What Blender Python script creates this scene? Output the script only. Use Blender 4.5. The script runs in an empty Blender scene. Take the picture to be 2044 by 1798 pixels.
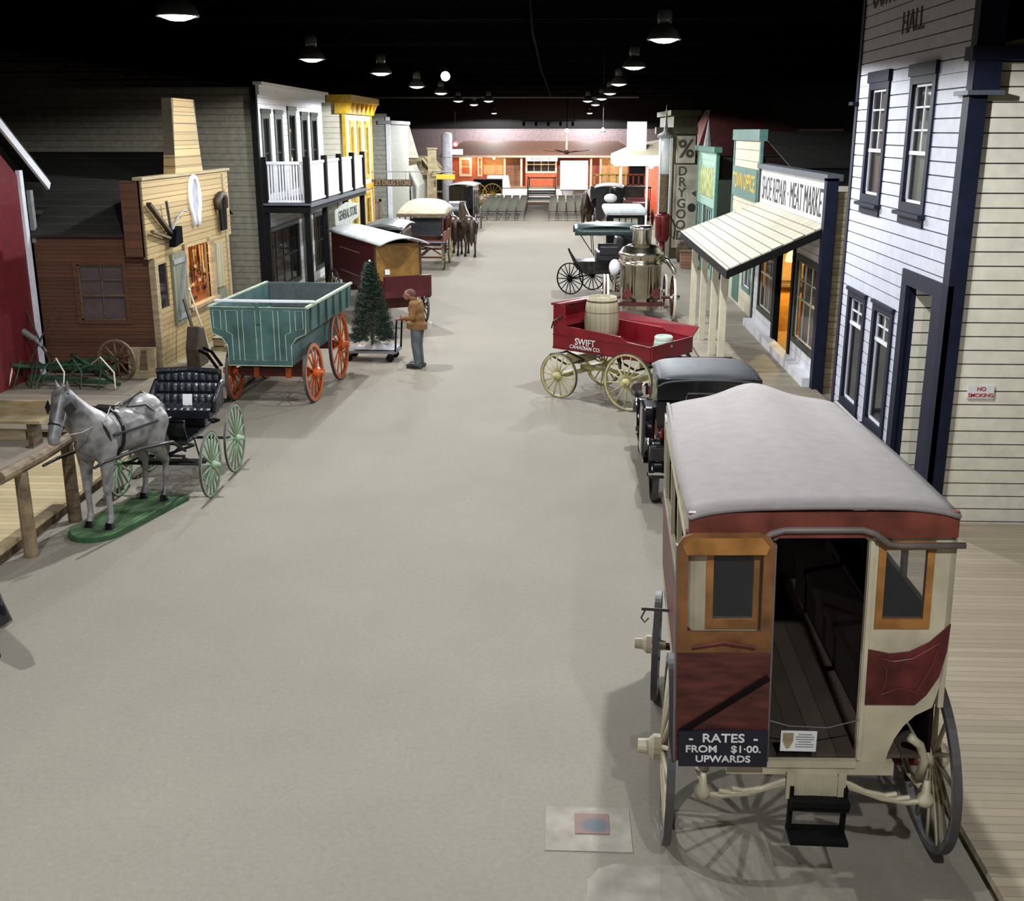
import bpy, bmesh, math, random
from mathutils import Vector, Matrix, Euler
random.seed(7)
SC = bpy.context.scene
COL = SC.collection
R = math.radians
# ---------------------------------------------------------------- camera
cam_d = bpy.data.cameras.new('camera')
cam_d.sensor_fit = 'HORIZONTAL'; cam_d.sensor_width = 36.0
cam_d.lens = 36.0 * 2200.0 / 2044.0
cam_d.clip_start = 0.1; cam_d.clip_end = 400
cam = bpy.data.objects.new('camera', cam_d); COL.objects.link(cam)
cam.location = (0, 0, 5.0); cam.rotation_euler = (R(90 - 16.15), 0, R(2.45))
SC.camera = cam
# ---------------------------------------------------------------- world and exposure
world = bpy.data.worlds.new('hall_world'); SC.world = world; world.use_nodes = True
world.node_tree.nodes['Background'].inputs[0].default_value = (0.55, 0.6, 0.75, 1)
world.node_tree.nodes['Background'].inputs[1].default_value = 0.003
SC.view_settings.view_transform = 'Standard'; SC.view_settings.look = 'None'
SC.view_settings.exposure = 0.1; SC.view_settings.gamma = 1.0
SC.view_settings.use_curve_mapping = False
SC.cycles.max_bounces = 5; SC.cycles.diffuse_bounces = 3; SC.cycles.glossy_bounces = 3
SC.cycles.transmission_bounces = 4; SC.cycles.transparent_max_bounces = 6
SC.cycles.sample_clamp_indirect = 4.0; SC.cycles.caustics_reflective = False; SC.cycles.caustics_refractive = False
LAMP_POWER = 620.0
LAMP_COL = (0.93, 0.97, 1.0)
LAMPS = [(-4.9, -3.0), (-4.9, 6.2), (-5.0, 15.13), (-5.2, 24.08), (-4.67, 29.9), (-4.85, 38.7), (-4.75, 45.5), (-5.1, 57.0), (-4.93, 65.0), (-3.6, 57.1), (-5.6, 96.0),
         (1.7, 1.5), (1.66, 10.4), (1.66, 19.21), (1.69, 27.34), (1.81, 36.96), (1.91, 46.0), (1.85, 53.5), (1.92, 65.5), (1.3, 57.3), (2.36, 96.0)]
LAMP_Z = 6.45
LAMP_FAC = {(1.66, 10.4): .75, (1.7, 1.5): .8, (-4.9, -3.0): .8}

# ---------------------------------------------------------------- materials
def newmat(name):
    m = bpy.data.materials.new(name); m.use_nodes = True
    return m, m.node_tree, m.node_tree.nodes['Principled BSDF']
def mat(name, col, rough=0.6, metal=0.0, var=0.12, scale=6.0, bump=0.0, bscale=40.0, spec=None, stretch=None, coat=0.0):
    """painted / natural surface: base colour broken up by noise, optional bump"""
    m, nt, b = newmat(name); N = nt.nodes; L = nt.links
    tc = N.new('ShaderNodeTexCoord'); mp = N.new('ShaderNodeMapping'); L.new(tc.outputs['Object'], mp.inputs[0])
    if stretch: mp.inputs['Scale'].default_value = stretch
    nz = N.new('ShaderNodeTexNoise'); nz.inputs['Scale'].default_value = scale; nz.inputs['Detail'].default_value = 5
    L.new(mp.outputs[0], nz.inputs['Vector'])
    cr = N.new('ShaderNodeValToRGB'); e = cr.color_ramp.elements
    lo = tuple(max(0, c * (1 - var * 2)) for c in col) + (1,); hi = tuple(min(1, c * (1 + var)) for c in col) + (1,)
    e[0].position = 0.3; e[0].color = lo; e[1].position = 0.7; e[1].color = hi
    L.new(nz.outputs['Fac'], cr.inputs[0]); L.new(cr.outputs[0], b.inputs['Base Color'])
    b.inputs['Roughness'].default_value = rough; b.inputs['Metallic'].default_value = metal
    if spec is not None: b.inputs['Specular IOR Level'].default_value = spec
    if coat: b.inputs['Coat Weight'].default_value = coat
    if bump:
        n2 = N.new('ShaderNodeTexNoise'); n2.inputs['Scale'].default_value = bscale; L.new(mp.outputs[0], n2.inputs['Vector'])
        bp = N.new('ShaderNodeBump'); bp.inputs['Strength'].default_value = bump; bp.inputs['Distance'].default_value = 0.02
        L.new(n2.outputs['Fac'], bp.inputs['Height']); L.new(bp.outputs[0], b.inputs['Normal'])
    return m
def planks(name, col, pitch=0.14, axis=1, gap=0.06, var=0.25, rough=0.7, gapcol=0.25, grain=(1, 1, 1), dirt=None):
    """boards laid side by side along an axis, each its own tone, with dark joints"""
    m, nt, b = newmat(name); N = nt.nodes; L = nt.links
    g = N.new('ShaderNodeTexCoord'); sx = N.new('ShaderNodeSeparateXYZ'); L.new(g.outputs['Object'], sx.inputs[0])
    d = N.new('ShaderNodeMath'); d.operation = 'DIVIDE'; d.inputs[1].default_value = pitch; L.new(sx.outputs[axis], d.inputs[0])
    fl = N.new('ShaderNodeMath'); fl.operation = 'FLOOR'; L.new(d.outputs[0], fl.inputs[0])
    fr = N.new('ShaderNodeMath'); fr.operation = 'FRACT'; L.new(d.outputs[0], fr.inputs[0])
    wn = N.new('ShaderNodeTexWhiteNoise'); wn.noise_dimensions = '1D'; L.new(fl.outputs[0], wn.inputs['W'])
    nz = N.new('ShaderNodeTexNoise'); nz.inputs['Scale'].default_value = 3.0; nz.inputs['Detail'].default_value = 6
    mp = N.new('ShaderNodeMapping'); mp.inputs['Scale'].default_value = grain; L.new(g.outputs['Object'], mp.inputs[0]); L.new(mp.outputs[0], nz.inputs['Vector'])
    ad = N.new('ShaderNodeMath'); ad.operation = 'ADD'; L.new(wn.outputs[0], ad.inputs[0]); L.new(nz.outputs['Fac'], ad.inputs[1])
    cr = N.new('ShaderNodeValToRGB'); e = cr.color_ramp.elements; e[0].position = 0.35; e[1].position = 1.4 if False else 1.0
    e[0].color = tuple(c * (1 - var) for c in col) + (1,); e[1].color = tuple(min(1, c * (1 + var * 0.6)) for c in col) + (1,)
    hf = N.new('ShaderNodeMath'); hf.operation = 'MULTIPLY'; hf.inputs[1].default_value = 0.62; L.new(ad.outputs[0], hf.inputs[0]); L.new(hf.outputs[0], cr.inputs[0])
    lt = N.new('ShaderNodeMath'); lt.operation = 'LESS_THAN'; lt.inputs[1].default_value = gap; L.new(fr.outputs[0], lt.inputs[0])
    mx = N.new('ShaderNodeMixRGB'); L.new(lt.outputs[0], mx.inputs[0]); L.new(cr.outputs[0], mx.inputs[1]); mx.inputs[2].default_value = tuple(c * gapcol for c in col) + (1,)
    L.new(mx.outputs[0], b.inputs['Base Color']); b.inputs['Roughness'].default_value = rough
    bp = N.new('ShaderNodeBump'); bp.inputs['Strength'].default_value = 0.5; bp.inputs['Distance'].default_value = 0.01; bp.invert = True
    L.new(lt.outputs[0], bp.inputs['Height']); L.new(bp.outputs[0], b.inputs['Normal'])
    return m
def glass(name, tint=(0.8, 0.85, 0.85), alpha=0.35, rough=0.05):
    m, nt, b = newmat(name)
    b.inputs['Base Color'].default_value = tint + (1,); b.inputs['Roughness'].default_value = rough
    b.inputs['Alpha'].default_value = alpha; b.inputs['Specular IOR Level'].default_value = 0.8
    return m
def emis(name, col, st):
    m, nt, b = newmat(name); b.inputs['Base Color'].default_value = col + (1,)
    b.inputs['Emission Color'].default_value = col + (1,); b.inputs['Emission Strength'].default_value = st
    return m
# ---------------------------------------------------------------- mesh builder
def vec(*a): return Vector(a)
class MB:
    def __init__(s): s.b = bmesh.new(); s.mi = 0
    def _f(s, vs):
        try:
            f = s.b.faces.new(vs); f.material_index = s.mi; return f
        except ValueError: return None
    def box(s, c, d, rot=None, taper=None):
        c = Vector(c); hx, hy, hz = d[0] / 2, d[1] / 2, d[2] / 2; M = Euler(rot).to_matrix() if rot else None
        vs = []
        for z in (-1, 1):
            k = taper if (taper and z > 0) else 1
            for x, y in ((-1, -1), (1, -1), (1, 1), (-1, 1)):
                p = Vector((x * hx * k, y * hy * k, z * hz))
                if M: p = M @ p
                vs.append(s.b.verts.new(c + p))
        for q in ((3, 2, 1, 0), (4, 5, 6, 7), (0, 1, 5, 4), (1, 2, 6, 5), (2, 3, 7, 6), (3, 0, 4, 7)): s._f([vs[i] for i in q])
        return s
    def bx(s, x0, x1, y0, y1, z0, z1): return s.box(((x0 + x1) / 2, (y0 + y1) / 2, (z0 + z1) / 2), (abs(x1 - x0), abs(y1 - y0), abs(z1 - z0)))
    def beam(s, p0, p1, w, h=None, up=(0, 0, 1)):
        p0 = Vector(p0); p1 = Vector(p1); h = h or w; d = (p1 - p0); 
        if d.length < 1e-6: return s
        t = d.normalized(); u = Vector(up)
        if abs(t.dot(u)) > 0.98: u = Vector((0, 1, 0))
        sd = t.cross(u).normalized(); u = sd.cross(t).normalized(); vs = []
        for p in (p0, p1):
            for a, c in ((-1, -1), (1, -1), (1, 1), (-1, 1)): vs.append(s.b.verts.new(p + sd * (a * w / 2) + u * (c * h / 2)))
        for q in ((3, 2, 1, 0), (4, 5, 6, 7), (0, 1, 5, 4), (1, 2, 6, 5), (2, 3, 7, 6), (3, 0, 4, 7)): s._f([vs[i] for i in q])
        return s
    def cyl(s, p0, p1, r0, r1=None, n=12, cap=True): return s.tube([p0, p1], [r0, r0 if r1 is None else r1], n, cap)
    def tube(s, pts, rs, n=8, cap=True, closed=False):
        pts = [Vector(p) for p in pts]
        if not isinstance(rs, (list, tuple)): rs = [rs] * len(pts)
        rings = []; prev = None; m = len(pts)
        for i, p in enumerate(pts):
            if closed: t = pts[(i + 1) % m] - pts[i - 1]
            else: t = pts[min(i + 1, m - 1)] - pts[max(i - 1, 0)]
            t = t.normalized()
            if prev is None: u = t.orthogonal().normalized()
            else:
                u = prev - t * prev.dot(t); u = u.normalized() if u.length > 1e-6 else t.orthogonal().normalized()
            prev = u; v = t.cross(u)
            rings.append([s.b.verts.new(p + (u * math.cos(2 * math.pi * k / n) + v * math.sin(2 * math.pi * k / n)) * rs[i]) for k in range(n)])
        pr = list(zip(rings, rings[1:])) + ([(rings[-1], rings[0])] if closed else [])
        for a, b in pr:
            for k in range(n): s._f([a[k], a[(k + 1) % n], b[(k + 1) % n], b[k]])
        if cap and not closed: s._f(rings[0][::-1]); s._f(rings[-1])
        return s
    def lathe(s, prof, c=(0, 0, 0), axis='z', n=20, cap=True, a0=0, a1=360):
        """prof: list of (radius, height)"""
        c = Vector(c); rings = []; full = abs(a1 - a0) >= 360; k = n if full else n + 1
        for r, h in prof:
            ring = []
            for i in range(k):
                a = R(a0 + (a1 - a0) * i / n); u, v = r * math.cos(a), r * math.sin(a)
                p = {'z': (u, v, h), 'x': (h, u, v), 'y': (v, h, u)}[axis]; ring.append(s.b.verts.new(c + Vector(p)))
            rings.append(ring)
        for A, B in zip(rings, rings[1:]):
            for i in range(n): s._f([A[i], A[(i + 1) % k], B[(i + 1) % k], B[i]])
        if cap and full:
            if prof[0][0] > 1e-4: s._f(rings[0][::-1])
            if prof[-1][0] > 1e-4: s._f(rings[-1])
        return s
    def ring(s, c, r0, r1, w, n=28, axis='x'):
        """flat band between radii r0<r1, width w"""
        P = [(r0, -w / 2), (r1, -w / 2), (r1, w / 2), (r0, w / 2), (r0, -w / 2)]
        return s.lathe(P, c, axis, n, cap=False)
    def prism(s, poly, a, b, plane='xz'):
        """extrude a 2-D polygon from a to b along the axis missing from plane"""
        def P(u, v, w): return {'xz': (u, w, v), 'yz': (w, u, v), 'xy': (u, v, w)}[plane]
        A = [s.b.verts.new(P(u, v, a)) for u, v in poly]; B = [s.b.verts.new(P(u, v, b)) for u, v in poly]; n = len(poly)
        s._f(A); s._f(B[::-1])
        for i in range(n): s._f([A[i], A[(i + 1) % n], B[(i + 1) % n], B[i]])
        return s
    def quad(s, *ps): s._f([s.b.verts.new(p) for p in ps]); return s
    def slab(s, ps, th):
        """thick plate: polygon in 3-D plus thickness along its normal"""
        ps = [Vector(p) for p in ps]; nn = (ps[1] - ps[0]).cross(ps[2] - ps[0]).normalized() * th
        A = [s.b.verts.new(p) for p in ps]; B = [s.b.verts.new(p - nn) for p in ps]; n = len(ps)
        s._f(A); s._f(B[::-1])
        for i in range(n): s._f([A[i], B[i], B[(i + 1) % n], A[(i + 1) % n]])
        return s
    def ell(s, c, r, rot=None, seg=14, rings=9):
        M = Matrix.Translation(c) @ (Euler(rot).to_matrix().to_4x4() if rot else Matrix()) @ Matrix.Diagonal((r[0], r[1], r[2], 1))
        ret = bmesh.ops.create_uvsphere(s.b, u_segments=seg, v_segments=rings, radius=1, matrix=M)
        for v in ret['verts']:
            for f in v.link_faces: f.material_index = s.mi
        return s
    def grid(s, fn, nu, nv, th=0):
        G = [[s.b.verts.new(fn(i / nu, j / nv)) for j in range(nv + 1)] for i in range(nu + 1)]
        for i in range(nu):
            for j in range(nv): s._f([G[i][j], G[i + 1][j], G[i + 1][j + 1], G[i][j + 1]])
        return s
    def cone_limb(s, p0, p1, r0, r1, n=12):
        s.tube([p0, p1], [r0, r1], n); s.ell(p0, (r0,) * 3, seg=n, rings=8); s.ell(p1, (r1,) * 3, seg=n, rings=8); return s
    def build(s, name, m, parent=None, label=None, smooth=False, world=True, solid=0, bevel=0, mods=()):
        bmesh.ops.recalc_face_normals(s.b, faces=s.b.faces[:])
        if parent is not None and world and parent.get('_w'):
            L = Vector(parent['_w'])
            for v in s.b.verts: v.co -= L
        me = bpy.data.meshes.new(name); s.b.to_mesh(me); s.b.free()
        for x in (m if isinstance(m, (list, tuple)) else [m]): me.materials.append(x)
        if smooth:
            for p in me.polygons: p.use_smooth = True
        o = bpy.data.objects.new(name, me); COL.objects.link(o)
        if parent is not None: o.parent = parent
        if label: o['label'] = label
        if solid: q = o.modifiers.new('solid', 'SOLIDIFY'); q.thickness = solid; q.offset = 0
        if bevel:
            q = o.modifiers.new('bevel', 'BEVEL'); q.width = bevel; q.segments = 2; q.limit_method = 'ANGLE'
        return o
def smooth_angle(o, ang=40):
    me = o.data
    for p in me.polygons: p.use_smooth = True
    b = bmesh.new(); b.from_mesh(me)
    for e in b.edges:
        if len(e.link_faces) == 2 and e.calc_face_angle(0) > R(ang): e.smooth = False
    b.to_mesh(me); b.free(); return o
def T(name, label, cat, loc=(0, 0, 0), rz=0, group=None, w=False):
    """a thing: an Empty at its base. w=True: its parts are modelled in hall coordinates"""
    o = bpy.data.objects.new(name, None); COL.objects.link(o); o.location = loc; o.rotation_euler = (0, 0, R(rz))
    o.empty_display_size = 0.2; o['label'] = label; o['category'] = cat
    if group: o['group'] = group
    if w: o['_w'] = tuple(float(c) for c in loc)
    return o
def tag(o, label, cat, group=None, kind=None):
    o['label'] = label; o['category'] = cat
    if group: o['group'] = group
    if kind: o['kind'] = kind
    return o
def struct(o, label=None):
    o['kind'] = 'structure'
    if label: o['label'] = label
    return o
def kids(o): return [c for c in bpy.data.objects if c.parent == o]
def dup(o, parent=None):
    c = o.copy(); COL.objects.link(c); c.parent = parent
    for ch in kids(o): dup(ch, c)
    return c
def text(body, size, loc, rot, m, parent, name='lettering', ext=0.004, align='CENTER', bold=0.0, sx=1.0, label=None, spacing=1.0, fit=None):
    cu = bpy.data.curves.new('t', 'FONT'); cu.body = body; cu.size = size; cu.extrude = ext; cu.offset = bold
    cu.align_x = align; cu.align_y = 'CENTER'; cu.space_character = spacing; cu.resolution_u = 4
    to = bpy.data.objects.new('t', cu); COL.objects.link(to); bpy.context.view_layer.update()
    me = bpy.data.meshes.new_from_object(to.evaluated_get(bpy.context.evaluated_depsgraph_get()))
    bpy.data.objects.remove(to); me.materials.clear(); me.materials.append(m)
    if fit:
        xs = [v.co.x for v in me.vertices]; sx = fit / (max(xs) - min(xs))
    M = Matrix.Translation(Vector(loc) - (Vector(parent['_w']) if parent is not None and parent.get('_w') else Vector())) @ Euler([R(a) for a in rot]).to_matrix().to_4x4() @ Matrix.Diagonal((sx, 1, 1, 1))
    me.transform(M); o = bpy.data.objects.new(name, me); COL.objects.link(o); o.parent = parent
    if label: o['label'] = label
    return o
def bake(o):
    """apply modifiers into the mesh"""
    bpy.context.view_layer.update()
    me = bpy.data.meshes.new_from_object(o.evaluated_get(bpy.context.evaluated_depsgraph_get()))
    o.modifiers.clear(); o.data = me; return o
def blend(o, voxel=0.02, it=6, factor=0.5):
    """merge overlapping volumes into one continuous skin"""
    q = o.modifiers.new('r', 'REMESH'); q.mode = 'VOXEL'; q.voxel_size = voxel; q.use_smooth_shade = True
    q = o.modifiers.new('s', 'SMOOTH'); q.iterations = it; q.factor = factor
    bake(o)
    for p in o.data.polygons: p.use_smooth = True
    return o
# ---------------------------------------------------------------- shared builders
def siding(mb, plane, at, u0, u1, z0, z1, pitch=0.19, gap=0.016, th=0.02, holes=(), rng=None, side=1, back=1):
    """boards on a wall. plane 'x': wall at x=at running along y; 'y': wall at y=at running along x. side: direction the face looks"""
    n = int(math.ceil((z1 - z0) / pitch))
    def B(a, b, za, zb, d0, d1):
        if b - a < 0.01 or zb - za < 0.004: return
        if plane == 'x': mb.bx(at + min(d0, d1), at + max(d0, d1), a, b, za, zb)
        else: mb.bx(a, b, at + min(d0, d1), at + max(d0, d1), za, zb)
    for i in range(n):
        za = z0 + i * pitch; zb = min(za + pitch, z1)
        a, b = (u0, u1) if rng is None else rng((za + zb) / 2)
        if b <= a: continue
        zs = sorted({za, zb} | {h[k] for h in holes for k in (2, 3) if za < h[k] < zb})
        for q0, q1 in zip(zs, zs[1:]):
            zm = (q0 + q1) / 2; segs = [(a, b)]
            for h in holes:
                if h[2] < zm < h[3]:
                    ns = []
                    for s0, s1 in segs:
                        if h[1] <= s0 or h[0] >= s1: ns.append((s0, s1)); continue
                        if s0 < h[0]: ns.append((s0, h[0]))
                        if s1 > h[1]: ns.append((h[1], s1))
                    segs = ns
            for s0, s1 in segs:
                mb.mi = 0; B(s0, s1, q0, q1 - (gap if abs(q1 - zb) < 1e-6 else 0), 0, side * th)
                mb.mi = 1; B(s0, s1, q0, q1, 0, -side * 0.06)
    mb.mi = 0
    return mb
def spoke_pts(a, r0, r1, dish): 
    return (0 + dish, math.cos(a) * r0, math.sin(a) * r0), (0, math.cos(a) * r1, math.sin(a) * r1)
_WC = {}
def wheel(parent, c, r, ms, n=14, w=0.045, sep=True, hub=0.08, hl=0.2, dish=0.03, side=1, yaw=0, camber=0, label=None, rim=0.05):
    """spoked wheel, axle along local x. ms = (rim, spoke, hub, tire)"""
    key = (round(r, 3), tuple(x.name for x in ms), n, w, sep, hub, hl, dish, side, rim)
    if key not in _WC:
        d = dish * side; a = MB(); a.ring((0, 0, 0), r - rim, r - 0.012, w, 56)
        if not sep:
            for i in range(n):
                p, q = spoke_pts(2 * math.pi * (i + .5) / n, hub * .8, r - rim * .8, d); a.tube([p, q], [0.02, 0.015], 6)
        rimo = a.build('wheel', ms[0], smooth=False).data
        t = MB().ring((0, 0, 0), r - 0.014, r, w * 1.02, 56).build('tire', ms[3]).data
        h = MB().lathe([(0.0, -hl / 2), (hub * .55, -hl / 2), (hub * .6, -hl / 4), (hub, -hl * .12), (hub, hl * .12), (hub * .6, hl * .25), (hub * .5, hl / 2), (0, hl / 2)], (d + side * hl * .1, 0, 0), 'x', 14).build('hub', ms[2]).data
        s = MB(); p, q = spoke_pts(0, hub * .8, r - rim * .8, d); s.tube([p, ((p[0] + q[0]) / 2, (p[1] + q[1]) / 2, 0), q], [0.02, 0.017, 0.014], 8); s = s.build('spoke', ms[1], smooth=True).data
        for nm in ('wheel', 'tire', 'hub', 'spoke'):
            pass
        for o in list(COL.objects)[-4:]: bpy.data.objects.remove(o)
        _WC[key] = (rimo, t, h, s)
    rm, t, h, s = _WC[key]
    o = bpy.data.objects.new('wheel', rm); COL.objects.link(o); o.parent = parent; o.location = c; o.rotation_euler = (random.uniform(0, 1), R(camber), R(yaw))
    if label: o['label'] = label
    for nm, me in (('tire', t), ('hub', h)):
        q = bpy.data.objects.new(nm, me); COL.objects.link(q); q.parent = o
    if sep:
        for i in range(n):
            q = bpy.data.objects.new('spoke', s); COL.objects.link(q); q.parent = o; q.rotation_euler = (2 * math.pi * (i + .5) / n, 0, 0)
    return o
def cyl_part(name, m, parent, p0, p1, r0, r1=None, n=10, **k):
    return MB().cyl(p0, p1, r0, r1, n).build(name, m, parent, smooth=False, **k)
# ================================================================ palette
M = {}
M['concrete'] = None
def floor_mat():
    m, nt, b = newmat('concrete_floor'); N = nt.nodes; L = nt.links
    g = N.new('ShaderNodeTexCoord')
    n1 = N.new('ShaderNodeTexNoise'); n1.inputs['Scale'].default_value = 0.5; n1.inputs['Detail'].default_value = 8; n1.inputs['Roughness'].default_value = .65
    n2 = N.new('ShaderNodeTexNoise'); n2.inputs['Scale'].default_value = 22; n2.inputs['Detail'].default_value = 6
    n3 = N.new('ShaderNodeTexNoise'); n3.inputs['Scale'].default_value = 95; n3.inputs['Detail'].default_value = 3
    for n in (n1, n2, n3): L.new(g.outputs['Object'], n.inputs['Vector'])
    cr = N.new('ShaderNodeValToRGB'); e = cr.color_ramp.elements
    e[0].position = .25; e[0].color = (.232, .206, .166, 1); e[1].position = .75; e[1].color = (.272, .242, .196, 1)
    L.new(n1.outputs['Fac'], cr.inputs[0])
    mx = N.new('ShaderNodeMixRGB'); mx.blend_type = 'OVERLAY'; mx.inputs[0].default_value = .35; L.new(cr.outputs[0], mx.inputs[1])
    ad = N.new('ShaderNodeMath'); ad.operation = 'ADD'; L.new(n2.outputs['Fac'], ad.inputs[0]); L.new(n3.outputs['Fac'], ad.inputs[1])
    hf = N.new('ShaderNodeMath'); hf.operation = 'MULTIPLY'; hf.inputs[1].default_value = .5; L.new(ad.outputs[0], hf.inputs[0]); L.new(hf.outputs[0], mx.inputs[2])
    L.new(mx.outputs[0], b.inputs['Base Color']); b.inputs['Roughness'].default_value = .78; b.inputs['Specular IOR Level'].default_value = .25
    bp = N.new('ShaderNodeBump'); bp.inputs['Strength'].default_value = .12; L.new(n2.outputs['Fac'], bp.inputs['Height']); L.new(bp.outputs[0], b.inputs['Normal'])
    return m
M['floor'] = floor_mat()
M['patch'] = mat('pale_concrete_patch', (.32, .29, .24), .8, var=.15, scale=5)
M['black_ceiling'] = mat('black_ceiling_paint', (.002, .002, .0025), 1.0, spec=0.0)
M['black_steel'] = mat('dark_steel', (.0035, .0035, .004), 1.0, spec=0.05)
M['grey_pipe'] = mat('grey_pipe', (.07, .07, .075), .5)
M['dark_wall'] = mat('dark_wall_paint', (.012, .010, .010), .9)
M['pink_wall'] = mat('pale_mauve_wall', (.34, .25, .25), .8)
M['white'] = mat('white_paint', (.70, .70, .74), .6, var=.05)
M['white_s'] = mat('cool_white_store_paint', (.50, .51, .58), .6, var=.05)
M['white_b'] = mat('bright_white_paint', (.72, .71, .70), .55, var=.04)
M['cream'] = mat('cream_paint', (.62, .57, .42), .6, var=.06)
M['cream2'] = mat('pale_cream_siding', (.74, .70, .57), .65, var=.06)
M['groove'] = mat('dark_board_gap', (.05, .05, .055), .8)  # dark backing that shows between the boards
M['groove_t'] = mat('tan_board_gap', (.09, .07, .04), .8)
M['navy'] = mat('navy_trim_paint', (.008, .010, .026), .6, var=.15, spec=.2)
M['slate'] = mat('slate_grey_blue_paint', (.07, .08, .095), .55, var=.1)
M['black'] = mat('black_paint', (.005, .005, .005), .7, spec=.12)
M['blackg'] = mat('gloss_black_paint', (.006, .006, .008), .15, coat=.6)
M['leather'] = mat('black_leather', (.010, .011, .016), .32, bump=.3, bscale=30)
M['dark_green'] = mat('blackish_green_paint', (.016, .022, .014), .55)
M['tan'] = mat('tan_board', (.30, .235, .13), .75, var=.2, scale=3, stretch=(1, .4, 4))
M['tan_pl'] = planks('yellow_pine_boards', (.35, .245, .105), .235, 2, .045, .2, grain=(1, .5, 7))
M['forge_brown'] = planks('brown_stained_boards', (.095, .036, .014), .16, 2, .07, .25, grain=(.5, 1, 7))
M['darkroof'] = planks('dark_shingles', (.026, .025, .020), .13, 1, .12, .3)
M['walk_y'] = planks('pale_yellow_deck_boards', (.52, .41, .23), .15, 1, .05, .16, grain=(.6, 8, 1))
M['walk_g'] = planks('dusty_deck_boards', (.30, .255, .19), .2, 1, .05, .16, grain=(.6, 8, 1))
M['walk_gx'] = planks('dusty_walk_boards', (.31, .265, .185), .16, 1, .05, .14, grain=(.6, 8, 1))
M['walk_r'] = planks('worn_pine_deck', (.36, .29, .20), .1, 1, .04, .14, grain=(.6, 8, 1))
M['oldwood'] = mat('old_brown_wood', (.13, .085, .045), .75, var=.3, scale=4, stretch=(1, 1, 6), bump=.3)
M['log'] = mat('round_log_wood', (.21, .15, .085), .75, var=.3, scale=5, bump=.3)
M['darkwood'] = mat('dark_wood', (.045, .026, .015), .6, var=.3)
M['red_barn'] = mat('barn_red_paint', (.12, .003, .007), .7, var=.15)
M['curtain'] = mat('faded_pink_curtain', (.30, .20, .19), .8, var=.2, scale=3, stretch=(1, 12, 1))
M['curtain_y'] = mat('cream_lace_curtain', (.36, .36, .28), .8, var=.2, scale=5, stretch=(1, 12, 1))
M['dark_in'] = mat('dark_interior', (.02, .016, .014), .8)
M['glass'] = glass('window_glass', (.05, .05, .055), .30)
M['glassd'] = glass('dark_window_glass', (.02, .02, .024), .55)
M['yellow'] = mat('yellow_paint', (.60, .36, .02), .5)
M['gold'] = mat('gold_yellow_lettering', (.65, .42, .03), .5)
M['green_l'] = mat('pale_green_paint', (.34, .52, .42), .6)
M['green_m'] = mat('mid_green_paint', (.06, .17, .12), .5)
M['teal_t'] = mat('teal_trim_paint', (.09, .20, .17), .5)
M['letter'] = mat('black_lettering', (.012, .012, .014), .6)
M['letter_w'] = mat('white_lettering', (.75, .75, .72), .5)
M['grey'] = mat('grey_paint', (.22, .22, .22), .6)
M['chrome'] = mat('polished_nickel', (.75, .74, .70), .16, metal=1.0, var=.03)
M['steel'] = mat('worn_iron', (.12, .12, .12), .45, metal=.7)
M['shingle'] = None
# ================================================================ hall shell
struct(MB().bx(-26, 24, -8, 110, -.3, 0).build('floor', M['floor']), 'grey beige concrete street floor')
struct(MB().bx(-26, 24, -8, 110, 8.6, 8.8).build('ceiling', M['black_ceiling']), 'black painted hall ceiling')
struct(MB().bx(-26.3, -26, -8, 110, 0, 8.8).build('wall_left', M['dark_wall']))
struct(MB().bx(24, 24.3, -8, 110, 0, 8.8).build('wall_right', M['dark_wall']))
struct(MB().bx(-26, 24, -8.3, -8, 0, 8.8).build('wall_back', M['dark_wall']))
b = MB(); b.bx(-26, 24, 99, 99.3, 0, 8.8); b.mi = 1; b.bx(-13.2, 24, 98.85, 99, 2.2, 5.13); b.bx(-13.2, 24, 98.8, 98.9, 5.13, 5.2)
struct(b.build('wall_far', [M['dark_wall'], M['pink_wall']]), 'pale mauve end wall below the black ceiling')
for i in range(13):                                   # open web joists right across the hall
    y = 4 + i * 8.0; b = MB(); b.bx(-26, 24, y - .03, y + .03, 7.55, 7.62); b.bx(-26, 24, y - .03, y + .03, 8.2, 8.27)
    for k in range(50): b.beam((-26 + k, y, 7.6 if k % 2 else 8.2), (-25 + k, y, 8.2 if k % 2 else 7.6), .03)
    struct(b.build('trim_%d' % (i + 1), M['black_steel']), 'black open web roof joist')
def pipe(pts, r, label, m='grey_pipe'):
    tag(MB().tube(pts, r, 8).build('ceiling_pipe', M[m], smooth=True), label, 'pipe')
pipe([(-20, 21.5, 7.5), (20, 21.5, 7.52)], .025, 'thin grey sprinkler pipe crossing the ceiling nearest the camera')
pipe([(-20, 60, 6.7), (-6, 60, 6.7), (4, 60, 6.7)], .05, 'grey pipe crossing the ceiling far down the hall')
pipe([(-.6, 20, 7.6), (-.75, 30, 7.4), (-.8, 45, 7.3), (-.6, 70, 6.9)], .03, 'dark cable run drooping along the middle of the ceiling', 'black_steel')
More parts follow.
